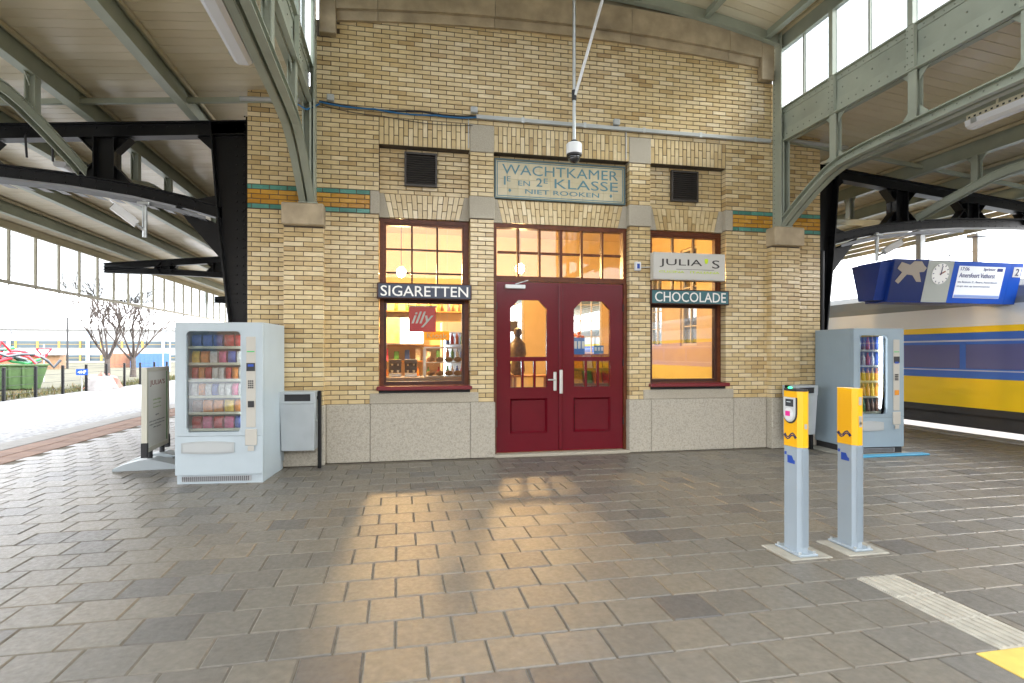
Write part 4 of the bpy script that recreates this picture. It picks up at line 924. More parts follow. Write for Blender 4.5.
def machine(label, loc, rz, W, Dp, Hh, mt, snack):
    t = thing('vending_machine', label, 'vending machine', loc, rz)
    f0 = .055; z0 = .10
    b = MB(); T = .03
    b.box(0, T, f0, Dp, z0, Hh); b.box(W-T, W, f0, Dp, z0, Hh); b.box(T, W-T, Dp-T, Dp, z0, Hh); b.box(T, W-T, f0, Dp-T, Hh-T, Hh); b.box(T, W-T, f0, Dp-T, z0, z0+T); b.box(T, W-T, f0+.02, Dp-T, .55, .57)
    b.build('cabinet', mt, t)
    MB().box(T+.001, W-T-.001, Dp-T-.012, Dp-T-.001, .572, Hh-T-.001).build('lining', M('machine_lining', (.30, .32, .34) if snack else (.12, .13, .13), .5), t)
    gx0, gx1 = (.115, W-.235) if snack else (.10, W-.265)
    gz0, gz1 = .58, Hh-.10
    d = MB(); y0, y1 = 0, f0-.003
    d.box(.002, gx0, y0, y1, .53, Hh-.002); d.box(gx1, W-.002, y0, y1, .53, Hh-.002)
    # top and bottom rails with rounded inner corners
    c = .05; arcp = lambda sx, x, z, sg: [(x+sx*c*(1-math.cos(R(a))), z+sg*c*(1-math.sin(R(a)))) for a in range(0, 91, 18)]
    top_ = arcp(1, gx0, gz1-c, 1); top_ = [(gx0+c*(1-math.cos(R(a))), gz1-c+c*math.sin(R(a))) for a in range(0, 91, 18)]+[(gx1-c*(1-math.cos(R(a))), gz1-c+c*math.sin(R(a))) for a in range(90, -1, -18)]
    for (xa_, za_), (xb_, zb_) in zip(top_, top_[1:]):
        if xb_-xa_ > 1e-6: d.prism([(xa_, za_), (xb_, zb_), (xb_, Hh-.002), (xa_, Hh-.002)], 'y', y0, y1)
    bot_ = [(gx0+c*(1-math.cos(R(a))), gz0+c-c*math.sin(R(a))-(.018 if a > 40 else 0)) for a in range(0, 91, 18)]+[(gx1-c*(1-math.cos(R(a))), gz0+c-c*math.sin(R(a))-(.018 if a > 40 else 0)) for a in range(90, -1, -18)]
    for (xa_, za_), (xb_, zb_) in zip(bot_, bot_[1:]):
        if xb_-xa_ > 1e-6: d.prism([(xa_, .53), (xb_, .53), (xb_, zb_), (xa_, za_)], 'y', y0, y1)
    door = d.build('door', mt, t)
    b = MB(); frame(b, gx0-.012, gx1+.012, gz0-.02, gz1+.012, .012, -.004, -.0005); b.build('window_gasket', mt, door)
    MB().box(gx0, gx1, .030, .035, gz0-.015, gz1).build('pane', VG, door)
    ph = MB().box(.002, W-.002, y0, y1, z0+.005, .526).build('lower_panel', mt, t)
    # delivery flap
    fx0, fx1 = .07, W-.33 if not snack else W-.30; zc_ = .40
    b = MB(); n_ = 12; up = [(fx0+(fx1-fx0)*k/n_, zc_+.055+.018*math.sin(math.pi*k/n_)) for k in range(n_+1)]; dn = [(fx0+(fx1-fx0)*k/n_, zc_-.055-.012*math.sin(math.pi*k/n_)) for k in range(n_+1)]
    b.prism(up+dn[::-1], 'y', -.010, -.0005); fl = b.build('delivery_flap', M('flap_grey', (.36, .38, .38), .3, var=.1), ph)
    b = MB(); b.prism([(x+(.02 if x < (fx0+fx1)/2 else -.02), zc_+(z-zc_)*.72) for x, z in up+dn[::-1]], 'y', -.013, -.0105); b.build('flap_recess', M('flap_clear', (.42, .44, .44), .2), fl)
    # payment column
    px0, px1 = W-.175, W-.075
    pc = MB().bbox(px0, px1, -.008, -.0005, .62, Hh-.16, .003).build('payment_panel', M('payment_grey', (.46, .44, .39), .4), door)
    MB().box(px0+.004, px1-.004, -.012, -.0085, 1.24 if snack else 1.30, 1.33 if snack else 1.39).build('display', DARK, pc); MB().box(px0+.02, px1-.02, -.013, -.0125, 1.29, 1.315).build('readout', BLU, pc)
    MB().box(px0+.01, px1-.01, -.011, -.0085, 1.45, 1.462).build('green_strip', M('strip_green', (.05, .45, .12), .4), pc)
    for i in range(3):
        for j in range(4): MB().box(px0+.022+i*.02, px0+.036+i*.02, -.012, -.0085, 1.05+j*.024, 1.066+j*.024).build('key', DARK, pc)
    MB().box(px0+.02, px1-.015, -.013, -.0085, .84, .91).build('coin_slot', DARK if snack else M('orange_light', (.65, .25, .02), .4), pc)
    cr = MB().bbox(px0-.01, px1+.015, -.012, -.0005, .42, .60, .004).build('change_panel', MATS['payment_grey'], ph); MB().box(px0+.02, px1-.015, -.016, -.0125, .36, .415).build('change_cup', MATS['payment_grey'], ph)
    b = MB(); b.box(.01, W-.01, .03, Dp-.02, .0, z0); b.build('base', DARK if not snack else mt, t)
    b = MB(); b.box(.06, W-.13, .022, .0295, .025, .085); gr = b.build('air_grille', M('grille_grey', (.35, .36, .37), .5), t)
    b = MB()
    for k in range(34): x = .07+k*(W-.21)/34; b.box(x, x+.006, .018, .0215, .03, .08)
    b.build('grille_bars', DARK, gr, kind='stuff')
    # trays with spirals and what they hold
    M4 = Matrix.Translation(loc) @ Matrix.Rotation(rz, 4, 'Z')
    rows = 6 if snack else 5
    zs = [gz0-.0+(gz1-gz0)*k/rows for k in range(rows)]
    for k, z in enumerate(zs):
        MB().box(T+.003, W-T-.003, .10, Dp-.06, z, z+.012).build('tray', PALE, t); MB().box(gx0-.02, gx1+.02, .088, .0995, z-.008, z+.02).build('price_rail', M('price_rail', (.62, .60, .45), .4), t)
    LT = M('machine_tube', (1, .93, .72) if not snack else (.9, .95, 1), .3, emit=9 if not snack else 3.0)
    xl = gx1-.035 if not snack else gx1+.012
    MB().tube([(xl, .075, gz0+.06), (xl, .075, gz1-.02)], .022 if not snack else .010, 8).build('tube_light', LT, t)
    names = ['bottom', 'second', 'third', 'fourth', 'fifth', 'top']
    cache = {}
    for k, z in enumerate(zs):
        hgt = (gz1-gz0)/rows
        if snack:
            n_ = (5, 5, 8, 8, 6, 5)[k]; kinds = ([['red', 'pink', 'red', 'pink', 'blue'], ['brown', 'orange', 'orange', 'yellow', 'orange'], ['white', 'orange', 'white', 'blue', 'white', 'white', 'pink', 'white'], ['red', 'orange', 'red', 'white', 'white', 'red', 'orange', 'white'], ['yellow', 'orange', 'white', 'pink', 'blue', 'white'], ['blue', 'blue', 'blue', 'red', 'red']])[k]
        else:
            n_ = 6; kinds = ([['green']*3+['brown']*3, ['orange', 'yellow', 'orange', 'orange', 'yellow', 'orange'], ['orange', 'orange', 'yellow', 'orange', 'yellow', 'orange'], ['white', 'brown', 'white', 'red', 'white', 'blue'], ['brown', 'white', 'brown', 'red', 'brown', 'blue']])[k]
        ww = (gx1-gx0)/n_
        for j in range(n_):
            c_ = kinds[j]; hh = hgt*(.78 if snack else .82)*random.uniform(.9, 1.05)
            if snack: key = ('bag', c_, n_); me = cache.get(key) or cache.setdefault(key, bag_mesh(ww*.92, hgt*.76, .09, PM[c_]))
            else: key = ('bot', c_); me = cache.get(key) or cache.setdefault(key, bottle_mesh(hgt*.84, ww*.36, PM[c_]))
            p = M4 @ Vector((gx0+ww*(j+.5), .155, z+.0125)); o = obj('snack_bag' if snack else 'drink_bottle', me, None, p); o.rotation_euler = (0, 0, rz+random.uniform(-.12, .12))
            if snack: tag(o, '%s snack bag on the %s tray of the pale snack machine' % (c_, names[k]), 'snack', 'snacks in the pale machine')
            else: tag(o, '%s drink bottle on the %s tray of the lit drinks machine' % (c_, (names[:4]+['top'])[k]), 'bottle', 'bottles in the lit drinks machine')
    return t
machine('pale grey snack vending machine beside the left bin', (-2.385, -.935, 0), R(-5), .92, .82, 1.78, VEND, True)
machine('steel-blue drinks vending machine with a bright lit window beside the right bin', (6.30, -.84, 0), R(-3), .80, .80, 1.79, VENDR, False)
o = MB().bbox(6.2, 7.35, -1.06, -.93, .001, .022, .004).build('floor_strip', M('strip_blue', (.05, .30, .50), .5)); tag(o, 'bright blue strip on the paving before the drinks machine', 'strip')
o = MB().bbox(6.1, 7.2, -.90, -.1, .0005, .012, .004).build('floor_plate', CONC); tag(o, 'thin concrete plate under the drinks machine', 'plate')

# ================================================================ swinging advert stand
t = thing('advert_stand', 'white-framed advert stand on a grey moulded base beside the snack machine', 'sign', (-3.06, .35, 0), R(4))
BASE = M('base_grey', (.36, .40, .42), .45, var=.06)
for yy in (-.22, .24):
    b = MB(); prof = [(-.36, .0), (-.36, .03), (-.25, .075), (-.08, .12), (.05, .13), (.2, .09), (.33, .05), (.36, .02), (.36, 0)]
    b.prism(prof, 'y', yy-.14, yy+.14); b.build('base', BASE, t); MB().tube([(0, yy, .125), (0, yy, .22)], .032, 10).build('spring', DARK, t)
MB().prism([(-.25, 0), (.25, 0), (.18, .08), (-.18, .08)], 'y', -.085, .105).build('base_bridge', BASE, t)
FR = M('stand_frame', (.62, .60, .50), .4); PO = M('poster_white', (.78, .78, .73), .4)
y0, y1, za, zb = -.42, .44, .22, 1.26
b = MB(); b.box(-.03, .03, y0, y0+.05, za, zb); b.box(-.03, .03, y1-.05, y1, za, zb); b.box(-.03, .03, y0+.05, y1-.05, za, za+.05); b.box(-.03, .03, y0+.05, y1-.05, zb-.05, zb); b.build('frame', FR, t)
po = MB().box(-.015, .02, y0+.05, y1-.05, za+.05, zb-.05).build('poster', PO, t)
for yy in (y0-.012, y1-.03): MB().bbox(-.035, .038, yy, yy+.045, za-.06, za+.12, .006).build('corner_clip', DARK, t)
MB().box(.0205, .0225, y1-.10, y1-.065, za+.06, zb-.06).build('green_stripe', M('stripe_green', (.06, .28, .05), .4), po)
RB = M('poster_red_brown', (.28, .06, .03), .5); PG = M('poster_pale_green', (.35, .45, .20), .5); GR = M('poster_grey', (.22, .22, .22), .5)
def ptext(body, a, c, z0, z1, mt): obj('lettering', text_mesh(body, mt, a, c, z0, z1, .0205, .0015, plane='x', sign=1), po)
ptext("JULIA'S", y0+.14, y1-.17, 1.02, 1.10, RB)
for z, tx, mt in ((.84, 'cucina italiana', PG), (.79, 'pasta e caffe', PG), (.74, 'da portare via', PG), (.64, 'aperto', GR), (.57, 'pasta pizza insalata panini', GR), (.53, 'antipasti dolci gelato vino', GR), (.49, 'caffe espresso', GR)):
    w_ = len(tx)*.0105; ptext(tx, -.02-w_, -.02+w_, z, z+.025, mt)

# ================================================================ inside the waiting room
IW = M('interior_wall', (.62, .50, .28), .6, var=.06); IF = M('interior_floor', (.20, .12, .06), .35, var=.15); IC = M('interior_ceiling', (.66, .55, .34), .6)
room = thing('waiting_room', 'warm cream interior of the waiting room behind the windows', 'room', (CX, 3.5, 0), world=True)
rx0, rx1, ry0, ry1, rz1 = -1.52, mir(-1.52), .345, 7.0, 4.5
MB().box(rx0, rx1, ry0, ry1, -.012, .012).build('floor', IF, room); MB().box(rx0, rx1, ry0, ry1, rz1, rz1+.05).build('ceiling', IC, room)
MB().box(rx0-.03, rx0, ry0, ry1, 0, rz1).build('side_wall', IW, room)
def wall_open(holes, a0, a1, z1, axis, c0, c1, name):
    b = MB(); hs_ = sorted(holes); cur = a0
    def put(p, q, z0, zz):
        if axis == 'x': b.box(p, q, c0, c1, z0, zz)
        else: b.box(c0, c1, p, q, z0, zz)
    for (p, q, z0, zz) in hs_:
        put(cur, p, 0, z1); put(p, q, 0, z0); put(p, q, zz, z1); cur = q
    put(cur, a1, 0, z1); return b.build(name, IW, room)
bh = [(-.4, .5, 1.0, 3.1), (1.15, 1.85, 1.0, 3.2), (2.6, 3.3, .9, 3.2), (4.6, 5.5, 1.0, 3.2)]
sh = [(1.5, 2.2, 1.6, 3.7), (3.1, 3.8, 1.6, 3.7), (4.7, 5.4, 1.6, 3.7)]
wall_open(bh, rx0, rx1, rz1, 'x', ry1, ry1+.25, 'back_wall'); wall_open(sh, ry0, ry1, rz1, 'y', rx1, rx1+.2, 'side_wall')
WP = M('interior_white_paint', (.66, .64, .56), .4)
for (p, q, z0, zz) in bh:
    b = MB(); frame(b, p, q, z0, zz, .05, ry1+.05, ry1+.12)
    for k in (1, 2): b.box(p+(q-p)*k/3-.012, p+(q-p)*k/3+.012, ry1+.06, ry1+.11, z0+.05, zz-.05)
    for k in range(1, 5): b.box(p+.05, q-.05, ry1+.065, ry1+.105, z0+(zz-z0)*k/5-.012, z0+(zz-z0)*k/5+.012)
    wn = b.build('window', WP, room); MB().box(p+.05, q-.05, ry1+.083, ry1+.088, z0+.05, zz-.05).build('pane', GLASS, wn)
for (p, q, z0, zz) in sh:
    b = MB(); b.box(rx1+.05, rx1+.12, p, p+.05, z0, zz); b.box(rx1+.05, rx1+.12, q-.05, q, z0, zz); b.box(rx1+.05, rx1+.12, p+.05, q-.05, z0, z0+.05); b.box(rx1+.05, rx1+.12, p+.05, q-.05, zz-.05, zz); b.box(rx1+.06, rx1+.11, (p+q)/2-.015, (p+q)/2+.015, z0+.05, zz-.05)
    for k in range(1, 5): b.box(rx1+.065, rx1+.105, p+.05, q-.05, z0+(zz-z0)*k/5-.012, z0+(zz-z0)*k/5+.012)
    wn = b.build('window', WP, room); MB().box(rx1+.083, rx1+.088, p+.05, q-.05, z0+.05, zz-.05).build('pane', GLASS, wn)
LAMP = M('lamp_globe', (1, .60, .24), .4, emit=300)
for x, y, z, n_ in ((.06, 3.3, 2.98, 'in the left window'), (2.38, 3.3, 3.12, 'in the transom window above the doors')):
    t = thing('globe_lamp', 'glowing globe pendant lamp seen %s' % n_, 'lamp', (x, y, z), group='globe lamps in the waiting room')
    MB().ball((0, 0, 0), .09, 14, 8).build('globe', LAMP, t, True); MB().tube([(0, 0, .09), (0, 0, rz1-z)], .008, 6).build('rod', DARK, t); MB().lathe(0, 0, [(.05, rz1-z-.03), (.06, rz1-z-.0)], 12).build('ceiling_rose', WHITE, t); MB().lathe(0, 0, [(.04, .085), (.04, .115), (.02, .125)], 12).build('cap', STEELB, t)
# counter and shop goods behind the left window
OAK = M('oak', (.36, .17, .05), .4, var=.25, scale=10); CNT = M('counter_top', (.36, .32, .26), .25)
t = thing('shop_counter', 'long shop counter behind the left window', 'counter', (.0, 2.3, 0), world=True)
MB().box(-1.4, 1.3, 2.0, 2.6, .013, .98).build('counter_front', M('counter_front', (.42, .30, .15), .5, var=.1), t); MB().bbox(-1.42, 1.32, 1.93, 2.62, .985, 1.03, .006).build('counter_top', CNT, t)
t = thing('display_case', 'glass display case with pastries on the right of the shop counter', 'case', (.9, 2.25, 1.03), world=True)
b = MB(); 
for x in (.45, 1.27): b.box(x-.015, x+.015, 1.96, 1.99, 1.032, 1.52); b.box(x-.015, x+.015, 2.46, 2.49, 1.032, 1.52)
b.box(.43, 1.29, 1.95, 2.5, 1.522, 1.545); b.build('case_frame', STEELB, t)
for z in (1.035, 1.27): MB().box(.47, 1.25, 1.99, 2.46, z, z+.012).build('shelf', STEELB, t)
MB().box(.47, 1.25, 1.962, 1.967, 1.032, 1.52).build('pane', GLASS, t)
bun = MB().ball((0, 0, .045), .06, 10, 6, sx=1.2, sz=.75).mesh('pastry', M('pastry', (.50, .24, .05), .5, var=.3, scale=20), True)
for z, r_ in ((1.0475, 'lower'), (1.2825, 'upper')):
    for k in range(5): o = obj('pastry', bun, None, (.55+.155*k, 2.1, z)); tag(o, 'golden pastry on the %s shelf of the display case' % r_, 'pastry', 'pastries in the display case')
DARKM = M('machine_dark', (.09, .075, .065), .3, var=.2)
for x, n_ in ((-.05, 'left'), (.22, 'right')):
    t = thing('coffee_machine', 'dark coffee machine on the shop counter, the %s one of the pair' % n_, 'coffee machine', (x, 2.4, 1.03)); t.scale = (.62, .62, .62)
    MB().bbox(-.17, .17, -.15, .2, .0, .10, .01).build('drip_base', STEELB, t); MB().bbox(-.17, .17, .05, .2, .10, .36, .01).build('body', DARKM, t); MB().bbox(-.18, .18, -.14, .2, .36, .48, .015).build('head', DARKM, t)
    for k in (-.08, .08): MB().tube([(k, -.08, .36), (k, -.08, .30)], .025, 8).build('spout', STEELB, t); MB().lathe(k, -.08, [(.025, .10), (.035, .18), (.033, .18), (.02, .105)], 10).build('cup', WHITE, t)
MEN = M('menu_light', (1, .95, .80), .4, emit=2.2)
t = thing('menu_board', 'bright white lit menu board on the shop back wall', 'menu board', (-.2, 4.2, 1.75), world=True)
MB().box(-.95, .52, 4.22, 4.30, 1.62, 2.18).build('case', STEELB, t)
for k, x in enumerate((-.94, -.45, .04)): MB().box(x+.01, x+.47, 4.214, 4.2195, 1.64, 2.16).build('lit_panel', MEN if k == 2 else M('menu_photo', (.62, .50, .28), .4, var=.3, scale=8), t)
t = thing('shop_shelf', 'tall shop shelf with bottles and cartons behind the counter', 'shelf', (.2, 4.4, 0), world=True)
MB().box(-1.5, 1.6, 4.56, 4.60, .013, 2.9).build('back_panel', IW, t)
for z in (.9, 1.25, 1.58, 2.3, 2.62): MB().box(-1.5, 1.6, 4.30, 4.558, z, z+.025).build('shelf_board', OAK, t)
for k, (c_, z) in enumerate([(random.choice(PACK)[0], z) for z in (.926, 1.276, 2.326, 2.646) for _ in range(13)]):
    j = k % 13; zn = {.926: 'lowest', 1.276: 'second', 2.326: 'third', 2.646: 'topmost'}[z]
    me = bottle_mesh(.22, .035, PM[c_]) if (k//13) % 2 == 0 else MB().bbox(-.05, .05, -.04, .04, 0, .20+.03*(j % 3), .004).mesh('carton', PM[c_])
    bt = (k//13) % 2 == 0; o = obj('shelf_bottle' if bt else 'carton', me, None, (-1.35+.22*j, 4.42, z)); tag(o, '%s %s on the %s shelf behind the counter' % (c_, 'bottle' if bt else 'carton', zn), 'bottle' if bt else 'carton', 'goods on the shop shelf')
t = thing('drinks_fridge', 'white upright drinks fridge at the right of the shop shelf', 'fridge', (1.15, 3.6, 0), world=True)
b = MB(); b.box(.85, 1.45, 3.95, 4.0, .013, 2.05); b.box(.85, .89, 3.45, 3.949, .013, 2.05); b.box(1.41, 1.45, 3.45, 3.949, .013, 2.05); b.box(.891, 1.409, 3.45, 3.949, 1.85, 2.05); b.box(.891, 1.409, 3.45, 3.949, .013, .25); b.build('cabinet', WHITE, t)
for z in (.6, .95, 1.3, 1.6): MB().box(.892, 1.408, 3.5, 3.94, z, z+.015).build('shelf', STEELB, t)
MB().box(.90, .93, 3.90, 3.94, .3, 1.8).build('strip_light', M('fridge_light', (.85, .93, 1), .4, emit=6), t)
for z, r_ in ((.6155, 'lowest'), (.9655, 'second'), (1.3155, 'third'), (1.6155, 'top')):
    for k in range(5):
        c_ = ['white', 'blue', 'red', 'orange', 'green'][(k+int(z*10)) % 5]; o = obj('drink_bottle', bottle_mesh(.22, .033, PM[c_]), None, (.97+.095*k, 3.62, z)); tag(o, '%s bottle on the %s shelf of the drinks fridge' % (c_, r_), 'bottle', 'bottles in the fridge')
t = thing('hanging_sign', 'orange sign reading Kiosk hanging above the shop counter', 'sign', (.62, 2.6, 1.68), world=True)
MB().bbox(.46, .90, 2.40, 2.43, 1.67, 1.83, .012).build('board', M('kiosk_orange', (.80, .33, .01), .4, emit=.16), t); obj('lettering', text_mesh('Kiosk', LETW, .50, .86, 1.70, 1.80, 2.3995, .004, bold=.01), t)
for x in (.5, .86): MB().tube([(x, 2.415, 1.83), (x, 2.415, 4.5)], .003, 4).build('wire', GALV, t)
t = thing('red_window_sign', 'red square sign with white script illy hanging inside the left window', 'sign', (.335, .3, 1.74), world=True)
IR = M('sign_red', (.78, .02, .018), .35)
MB().bbox(.150, .522, .30, .315, 1.735, 2.085, .004).build('board', IR, t); obj('lettering', text_mesh('illy', LETW, .185, .49, 1.80, 2.02, .2995, .003, shear=.35, bold=.012), t)
MB().box(.13, .54, .305, .31, 2.086, 2.105).build('hanging_rail', WHITE, t)
for x in (.16, .51): MB().tube([(x, .307, 2.105), (x, .307, 2.2)], .003, 4).build('wire', GALV, t)
# behind the doors
t = thing('side_cabinet', 'orange wooden cabinet behind the left door', 'cabinet', (1.75, 2.6, 0), world=True)
MB().box(1.35, 2.05, 2.4, 2.9, .013, 1.02).build('carcass', OAK, t); MB().bbox(1.33, 2.07, 2.37, 2.92, 1.022, 1.05, .004).build('top', OAK, t)
for x in (1.37, 1.715): MB().bbox(x, x+.32, 2.385, 2.399, .08, .98, .003).build('door', OAK, t); MB().ball((x+.28, 2.375, .6), .012, 8, 6).build('knob', STEELB, t)
t = MB().lathe(2.25, 2.9, [(.10, 1.02), (.15, 1.10), (.12, 1.3), (.17, 1.42), (.15, 1.62), (.07, 1.70), (.05, 1.75), (.085, 1.82), (.07, 1.90), (.02, 1.93)], 14).build('dark_figurine', M('figurine', (.10, .075, .05), .4, var=.4, scale=20), smooth=True); tag(t, 'dark tall figurine standing behind the left door glass', 'figurine')
t = thing('wooden_table', 'small wooden table behind the left door', 'table', (2.4, 2.9, 0), world=True)
MB().bbox(2.1, 2.9, 2.6, 3.2, .985, 1.018, .004).build('tabletop', OAK, t)
for x in (2.14, 2.86):
    for y in (2.64, 3.16): MB().box(x-.025, x+.025, y-.025, y+.025, .013, .984).build('leg', OAK, t)
for x, z, w_, h, mt, n_ in ((2.55, 2.05, .16, .30, IR, 'red'), (2.9, 2.0, .22, .28, DARKM, 'dark')):
    t = MB().bbox(x, x+w_, 6.96, 6.995, z, z+h, .004).build('wall_picture', mt); tag(t, '%s picture on the back wall seen through the left door' % n_, 'picture')
t = thing('magazine_rack', 'magazine rack with colourful covers behind the right door', 'rack', (3.2, 1.7, 0), world=True)
MB().box(2.65, 3.95, 1.95, 2.0, .013, 1.42).build('back_panel', OAK, t)
for r_ in range(4): MB().box(2.65, 3.95, 1.80-.04*0, 1.949, .35+.27*r_, .365+.27*r_).build('rack_shelf', OAK, t)
for r_ in range(4):
    for k in range(7):
        c_ = random.choice(PACK)[0]; x = 2.68+.18*k; z = .3655+.27*r_
        o = MB().hexa([(x, 1.82, z), (x+.155, 1.82, z), (x+.155, 1.83, z), (x, 1.83, z), (x, 1.90, z+.22), (x+.155, 1.90, z+.22), (x+.155, 1.91, z+.22), (x, 1.91, z+.22)]).build('magazine', PM[c_]); tag(o, '%s magazine on row %s of the rack behind the right door' % (c_, ['one', 'two', 'three', 'four'][r_]), 'magazine', 'magazines in the rack')
for x, z, w_, h, c_, n_ in ((2.49, 1.42, .17, .24, (.03, .16, .48), 'larger blue notice at the left'), (2.80, 1.43, .15, .12, (.08, .22, .36), 'smaller blue notice at the right')):
    t = thing('door_notice', n_+' edge of the right door glass', 'notice', (x, .15, z), world=True); MB().box(x, x+w_, .1415, .1435, z, z+h).build('paper', M('notice'+n_[:4], c_, .4), t)
    for k in range(3): MB().box(x+.012+k*w_/3, x+w_/3-.006+k*w_/3, .1405, .1413, z+h*.35, z+h*.8).build('print', LETW, t)
fl = MB()
for k in range(26): 
    a = random.uniform(0, 6.28); r_ = random.uniform(0, .11); fl.ball((3.35+r_*math.cos(a), 2.6+r_*math.sin(a)*.6, 1.62+random.uniform(-.16, .22)), random.uniform(.02, .04), 6, 4)
t = thing('orange_flowers', 'orange flowers in a vase behind the right door', 'flowers', (3.35, 2.6, 1.0), world=True)
fl.build('blossoms', M('flower_orange', (.65, .15, .01), .5, var=.3, scale=12), t, kind='stuff'); MB().lathe(3.35, 2.6, [(.05, 1.06), (.07, 1.15), (.045, 1.32), (.055, 1.38)], 12).build('vase', WHITE, t, True)
t = thing('plinth_table', 'pale stand carrying the orange flowers', 'stand', (3.35, 2.6, 0), world=True); MB().box(3.2, 3.5, 2.45, 2.75, .013, 1.02).build('column', IW, t); MB().bbox(3.17, 3.53, 2.42, 2.78, 1.022, 1.058, .004).build('top', OAK, t)

# ================================================================ train on the right track
TY = M('train_yellow', (.88, .60, .003), .3); TB = M('train_blue', (.02, .13, .58), .25); TW = M('train_silver', (.68, .73, .78), .35); TG = M('train_roof', (.22, .24, .25), .6); TK = M('train_underframe', (.025, .025, .027), .7, var=.3)
TGL = M('train_window', (.07, .09, .30), .08, coat=.3); TPW = M('train_pale', (.45, .52, .66), .3)
def car(y0, y1, where):
    t = thing('train_carriage', 'yellow and blue train carriage %s' % where, 'train', (11.8, (y0+y1)/2, -.8), world=True)
    xs_ = 10.38
    def band(name, z0, z1, mt, dx=0.): return MB().box(xs_-dx, 13.2+dx, y0, y1, z0, z1).build(name, mt, t)
    band('lower_side', .43, .968, TY, .004); band('window_band', .97, 1.818, TB); band('yellow_stripe', 1.82, 1.93, TY, .004); band('upper_side', 1.932, 2.30, TW)
    b = MB(); prof = [(xs_, 2.302), (xs_+.05, 2.42), (xs_+.22, 2.62), (xs_+.55, 2.78), (11.79, 2.88), (13.03, 2.78), (13.15, 2.42), (13.2, 2.302)]; b.prism(prof, 'y', y0+.01, y1-.01); b.build('roof', TG, t)
    MB().box(xs_+.06, 13.1, y0+.02, y1-.02, .05, .428).build('underframe', TK, t); MB().box(xs_-.002, 13.2, y0+.02, y1-.02, .30, .427).build('skirt', TK, t)
    n_ = int((y1-y0)/1.75); pw = (y1-y0-1)/n_
    for k in range(n_):
        ya = y0+.5+pw*k; wn = MB().bbox(xs_-.006, xs_+.02, ya+.06, ya+pw-.06, 1.15, 1.60, .005).build('window', TGL, t)
    MB().box(xs_-.003, xs_-.0005, y0+.1, y1-.1, 1.655, 1.685).build('pale_line', TPW, t); MB().box(xs_-.003, xs_-.0005, y0+.1, y1-.1, 1.105, 1.125).build('pale_line', TPW, t)
    for yy in (y0+3, y1-3):
        bg_ = MB().bbox(xs_+.1, 13.0, yy-1.4, yy+1.4, -.45, .04, .05).build('bogie', TK, t)
        for dy in (-.9, .9):
            b = MB(); b.tube([(xs_+.28, yy+dy, -.38), (xs_+.42, yy+dy, -.38)], .46, 20); b.build('wheel', TK, t)
    return t
car(-31, -5.2, 'nearest, running out of the frame'); car(-4.8, 21, 'behind the drinks machine'); car(21.4, 47, 'farthest down the track')
for x in (11.07, 12.51):
    o = MB().prism([(x-.07, -.85), (x+.07, -.85), (x+.03, -.80), (x+.036, -.72), (x-.036, -.72), (x-.03, -.80)], 'y', -60, 120).build('rail', STEELB); tag(o, 'steel rail under the train, the %s one' % ('nearer' if x < 12 else 'farther'), 'rail')
for k in range(2):
    o = MB().tube([(11.2+k*.8, -60, 4.5-.9*k), (11.2+k*.8, 120, 4.5-.9*k)], .012, 5).build('overhead_wire', CK); tag(o, '%s overhead wire above the train' % ('upper' if k == 0 else 'lower'), 'wire')

# ================================================================ beyond the left platform
GRASS = M('verge_grass', (.065, .062, .035), .95, var=.5, scale=1.5)
vg = MB().box(-90, -12.35, 4, 120, -.9, -.085).build('verge', GRASS); vg['kind'] = 'structure'
blade = MB(); rg = random.Random(3)
for k in range(2600):
    x = -12.45-abs(rg.gauss(0, .8)); y = rg.uniform(10, 34); h = rg.uniform(.05, .24)*(1.4 if rg.random() < .1 else 1); a = rg.uniform(0, 3.14); dx, dy = .022*math.cos(a), .022*math.sin(a); lx, ly = rg.gauss(0, .08), rg.gauss(0, .08)
    blade.add([(x-dx, y-dy, -.09), (x+dx, y+dy, -.09), (x+lx, y+ly, h-.09)], [(0, 1, 2)], rg.random()*.99+.005)
gb = blade.build('tall_grass', ramped('grass_blades', [(0, (.05, .075, .02)), (.6, (.11, .10, .03)), (1, (.15, .10, .04))], .8, .05)); gb['kind'] = 'stuff'; gb['label'] = 'yellow-green weeds along the fence'
FN = thing('mesh_fence', 'black post and wire fence beyond the gravel', 'fence', (-12.3, 18, -.09), world=True)
fy_ = [11.5+1.62*k for k in range(13)]
for y in fy_: MB().bbox(-12.34, -12.26, y-.04, y+.04, -.1, .98, .008).build('post', BLACK, FN)
for z in (.1, .38, .66, .92): MB().tube([(-12.3, fy_[0], z), (-12.3, fy_[-1], z)], .006, 4).build('wire', DARK, FN)
GF = thing('grey_palisade', 'grey upright bar fence panel at the left edge', 'fence', (-14.2, 14, -.09), world=True)
for k in range(16): MB().box(-13.9-.0*k, -13.86, 12.2+.16*k, 12.25+.16*k, -.1, 1.25).build('bar', M('palisade_grey', (.22, .25, .29), .5), GF)
for z in (.2, 1.0): MB().box(-13.858, -13.82, 12.1, 14.8, z, z+.05).build('rail', MATS['palisade_grey'], GF)
def dirp(u, k): t_ = (u-512)/565; s_, c_ = math.sin(YAW), math.cos(YAW); return (k*(s_+c_*t_), -7.7+k*(c_-s_*t_))
SKG = M('skip_green', (.06, .115, .04), .6, var=.3, scale=3)
